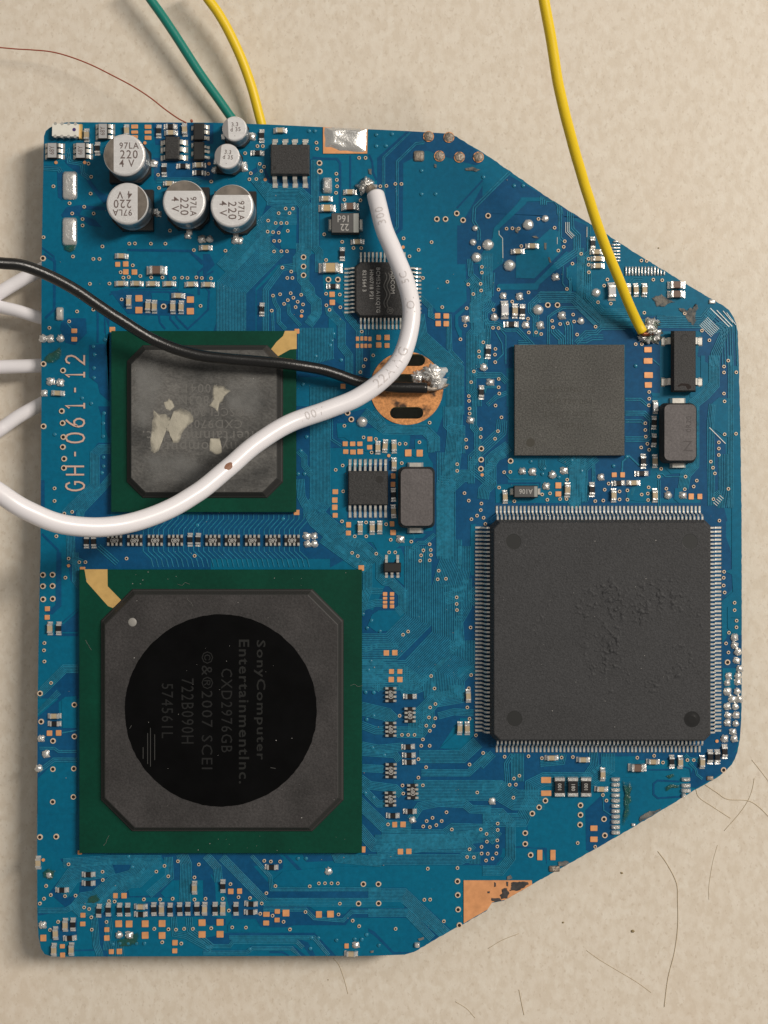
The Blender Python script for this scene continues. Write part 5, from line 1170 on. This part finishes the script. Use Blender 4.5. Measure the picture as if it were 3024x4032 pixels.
m_ = MB(); tube(m_, spline([(*T('E', 680, 1095, .13), .13), (*T('E', 700, 1125, .11), .11), (*T('E', 790, 1110, .1), .1)], 6), .03, 10); obj('bare_core', m_.mesh('bare_core', mat('bare_copper_core', (.25,.08,.03), .4, .5), True), WY)
ROOT2 = None
wire('insulated_wire', 'shorter yellow wire curving down beside the green one to the board edge', wire_y, 'a', '925,-90,-.12 960,-20,-.15 1015,55,-.19 1075,160,-.24 1130,285,-.29 1172,400,-.33 1205,520,-.37 1225,600,-.40 1240,700,-.44', .062, 18)
wire('insulated_wire', 'green wire running diagonally down to the two small capacitors', wire_g, 'a', '640,-90,-.22 700,-5,-.24 790,120,-.27 870,240,-.30 945,360,-.33 1020,465,-.36 1090,560,-.38 1170,660,-.42', .058, 18)
WR, prd = wire('enamelled_wire', 'hair-thin reddish enamelled wire arching in from the left edge', wire_r, 'a', '-80,215,-.30 0,222,-.30 80,229,-.3 150,233,-.29 240,242,-.27 330,266,-.25 430,305,-.22 530,355,-.19 620,403,-.16 700,455,-.12 770,510,-.08 830,552,-.02 868,572,.02', .0085, 10)
x, y = T('a', 893, 563, 0); obj('wire_bead', blob_mesh('wire_bead', .018, .022, .03, wire_r, .2), WR, (x, y, -.02))
for s_, lab in (('330,210,-.27 250,260,-.28 170,300,-.28 90,345,-.28 0,398,-.26 -80,450,-.25', 'white wire stub slanting down-left, just under the black wire'),
                ('330,575,-.29 250,553,-.29 170,528,-.28 90,505,-.27 0,484,-.26 -80,462,-.25', 'white wire stub sloping up to the left, second from the top'),
                ('310,850,-.27 240,853,-.27 170,856,-.26 90,858,-.25 0,862,-.24 -80,866,-.22', 'white wire stub lying level, blunt end at the board edge'),
                ('340,1050,-.28 260,1090,-.28 190,1128,-.26 110,1175,-.24 40,1225,-.22 0,1255,-.2 -80,1310,-.18', 'white wire stub with a dark scuff, slanting down-left above the thick wire')):
    o, pp = wire('insulated_wire', lab, wire_w, 'l', s_, .090 if 'second' not in lab else .082, 18)
    o['group'] = 'white wire stubs at the left board edge'

# ================================================================== hairs and crumbs on the table
HA = (('p', '2590,3352 2625,3400 2663,3476 2668,3550 2668,3650 2655,3750 2630,3850 2615,3965', 'longest brown hair, bowing down the lower right of the table', .0042),
 ('h', '1000,240 1120,320 1235,392 1440,405 1560,470 1700,610', 'kinked hair leaving the right-hand board edge toward the photo edge', .0038),
 ('h', '900,270 935,370 1080,470 1265,590', 'short bent hair beside the board, left of the kinked one', .0034), ('h', '1515,170 1490,300 1440,420 1350,550 1200,720', 'faint hair crossing the kinked one, arcing down-left', .0032),
 ('h', '1490,-20 1570,80 1700,250', 'hair touching the top corner of the lower right board edge', .003), ('b', '690,735 760,785 860,845 960,905 1035,960', 'straight fine hair on bare table at bottom middle', .003),
 ('b', '330,945 342,1010 357,1080', 'short upright hair near the bottom edge of the table', .0038), ('b', '-10,1008 50,1045 95,1095', 'short dark hair at the bottom centre edge', .003),
 ('b', '165,725 240,680 330,645', 'faint short hair just below the torn copper corner', .003), ('h', '1130,870 1080,1050 1040,1300 1040,1440', 'very faint hair running down at the far right', .0024),
 ('V', '1215,1170 1270,1240 1320,1380 1350,1500', 'hair coming out from under the bottom board edge', .003))
for t, s_, lab, r_ in HA:
    r_ *= .95; ps = [(*T(t, *map(float, q.split(',')), TZ), TZ+r_) for q in s_.split()]; mb = MB(); tube(mb, spline(ps, 5), r_, 6); o = obj('hair', mb.mesh('hair', hairm, True), loc=(0, 0, 0)); o['label'] = lab; o['category'] = 'hair'; o['group'] = 'stray hairs on the table'
for t, x, y, r_, lab in (('b', 937, 632, 10, 'largest brown crumb, alone on the lower right of the table'), ('b', 878, 322, 7, 'thin upright crumb just off the slanted board edge'), ('b', 565, 586, 6, 'small pale crumb below the torn copper corner'), ('V', 1165, 1370, 6, 'tiny crumb under the bottom board edge'), ('E', 835, 325, 8, 'small crumb on the table above the slanted right board edge')):
    X_, Y_ = T(t, x, y, TZ); R_ = TS(t, r_); o = obj('crumb', blob_mesh('crumb', R_, R_*.8, R_*.7, crumbm, .5, 2, r_), loc=(X_, Y_, TZ)); o['label'] = lab; o['category'] = 'crumb'; o['group'] = 'crumbs on the table'
print('objects', len(bpy.data.objects), 'vias', len(vl))
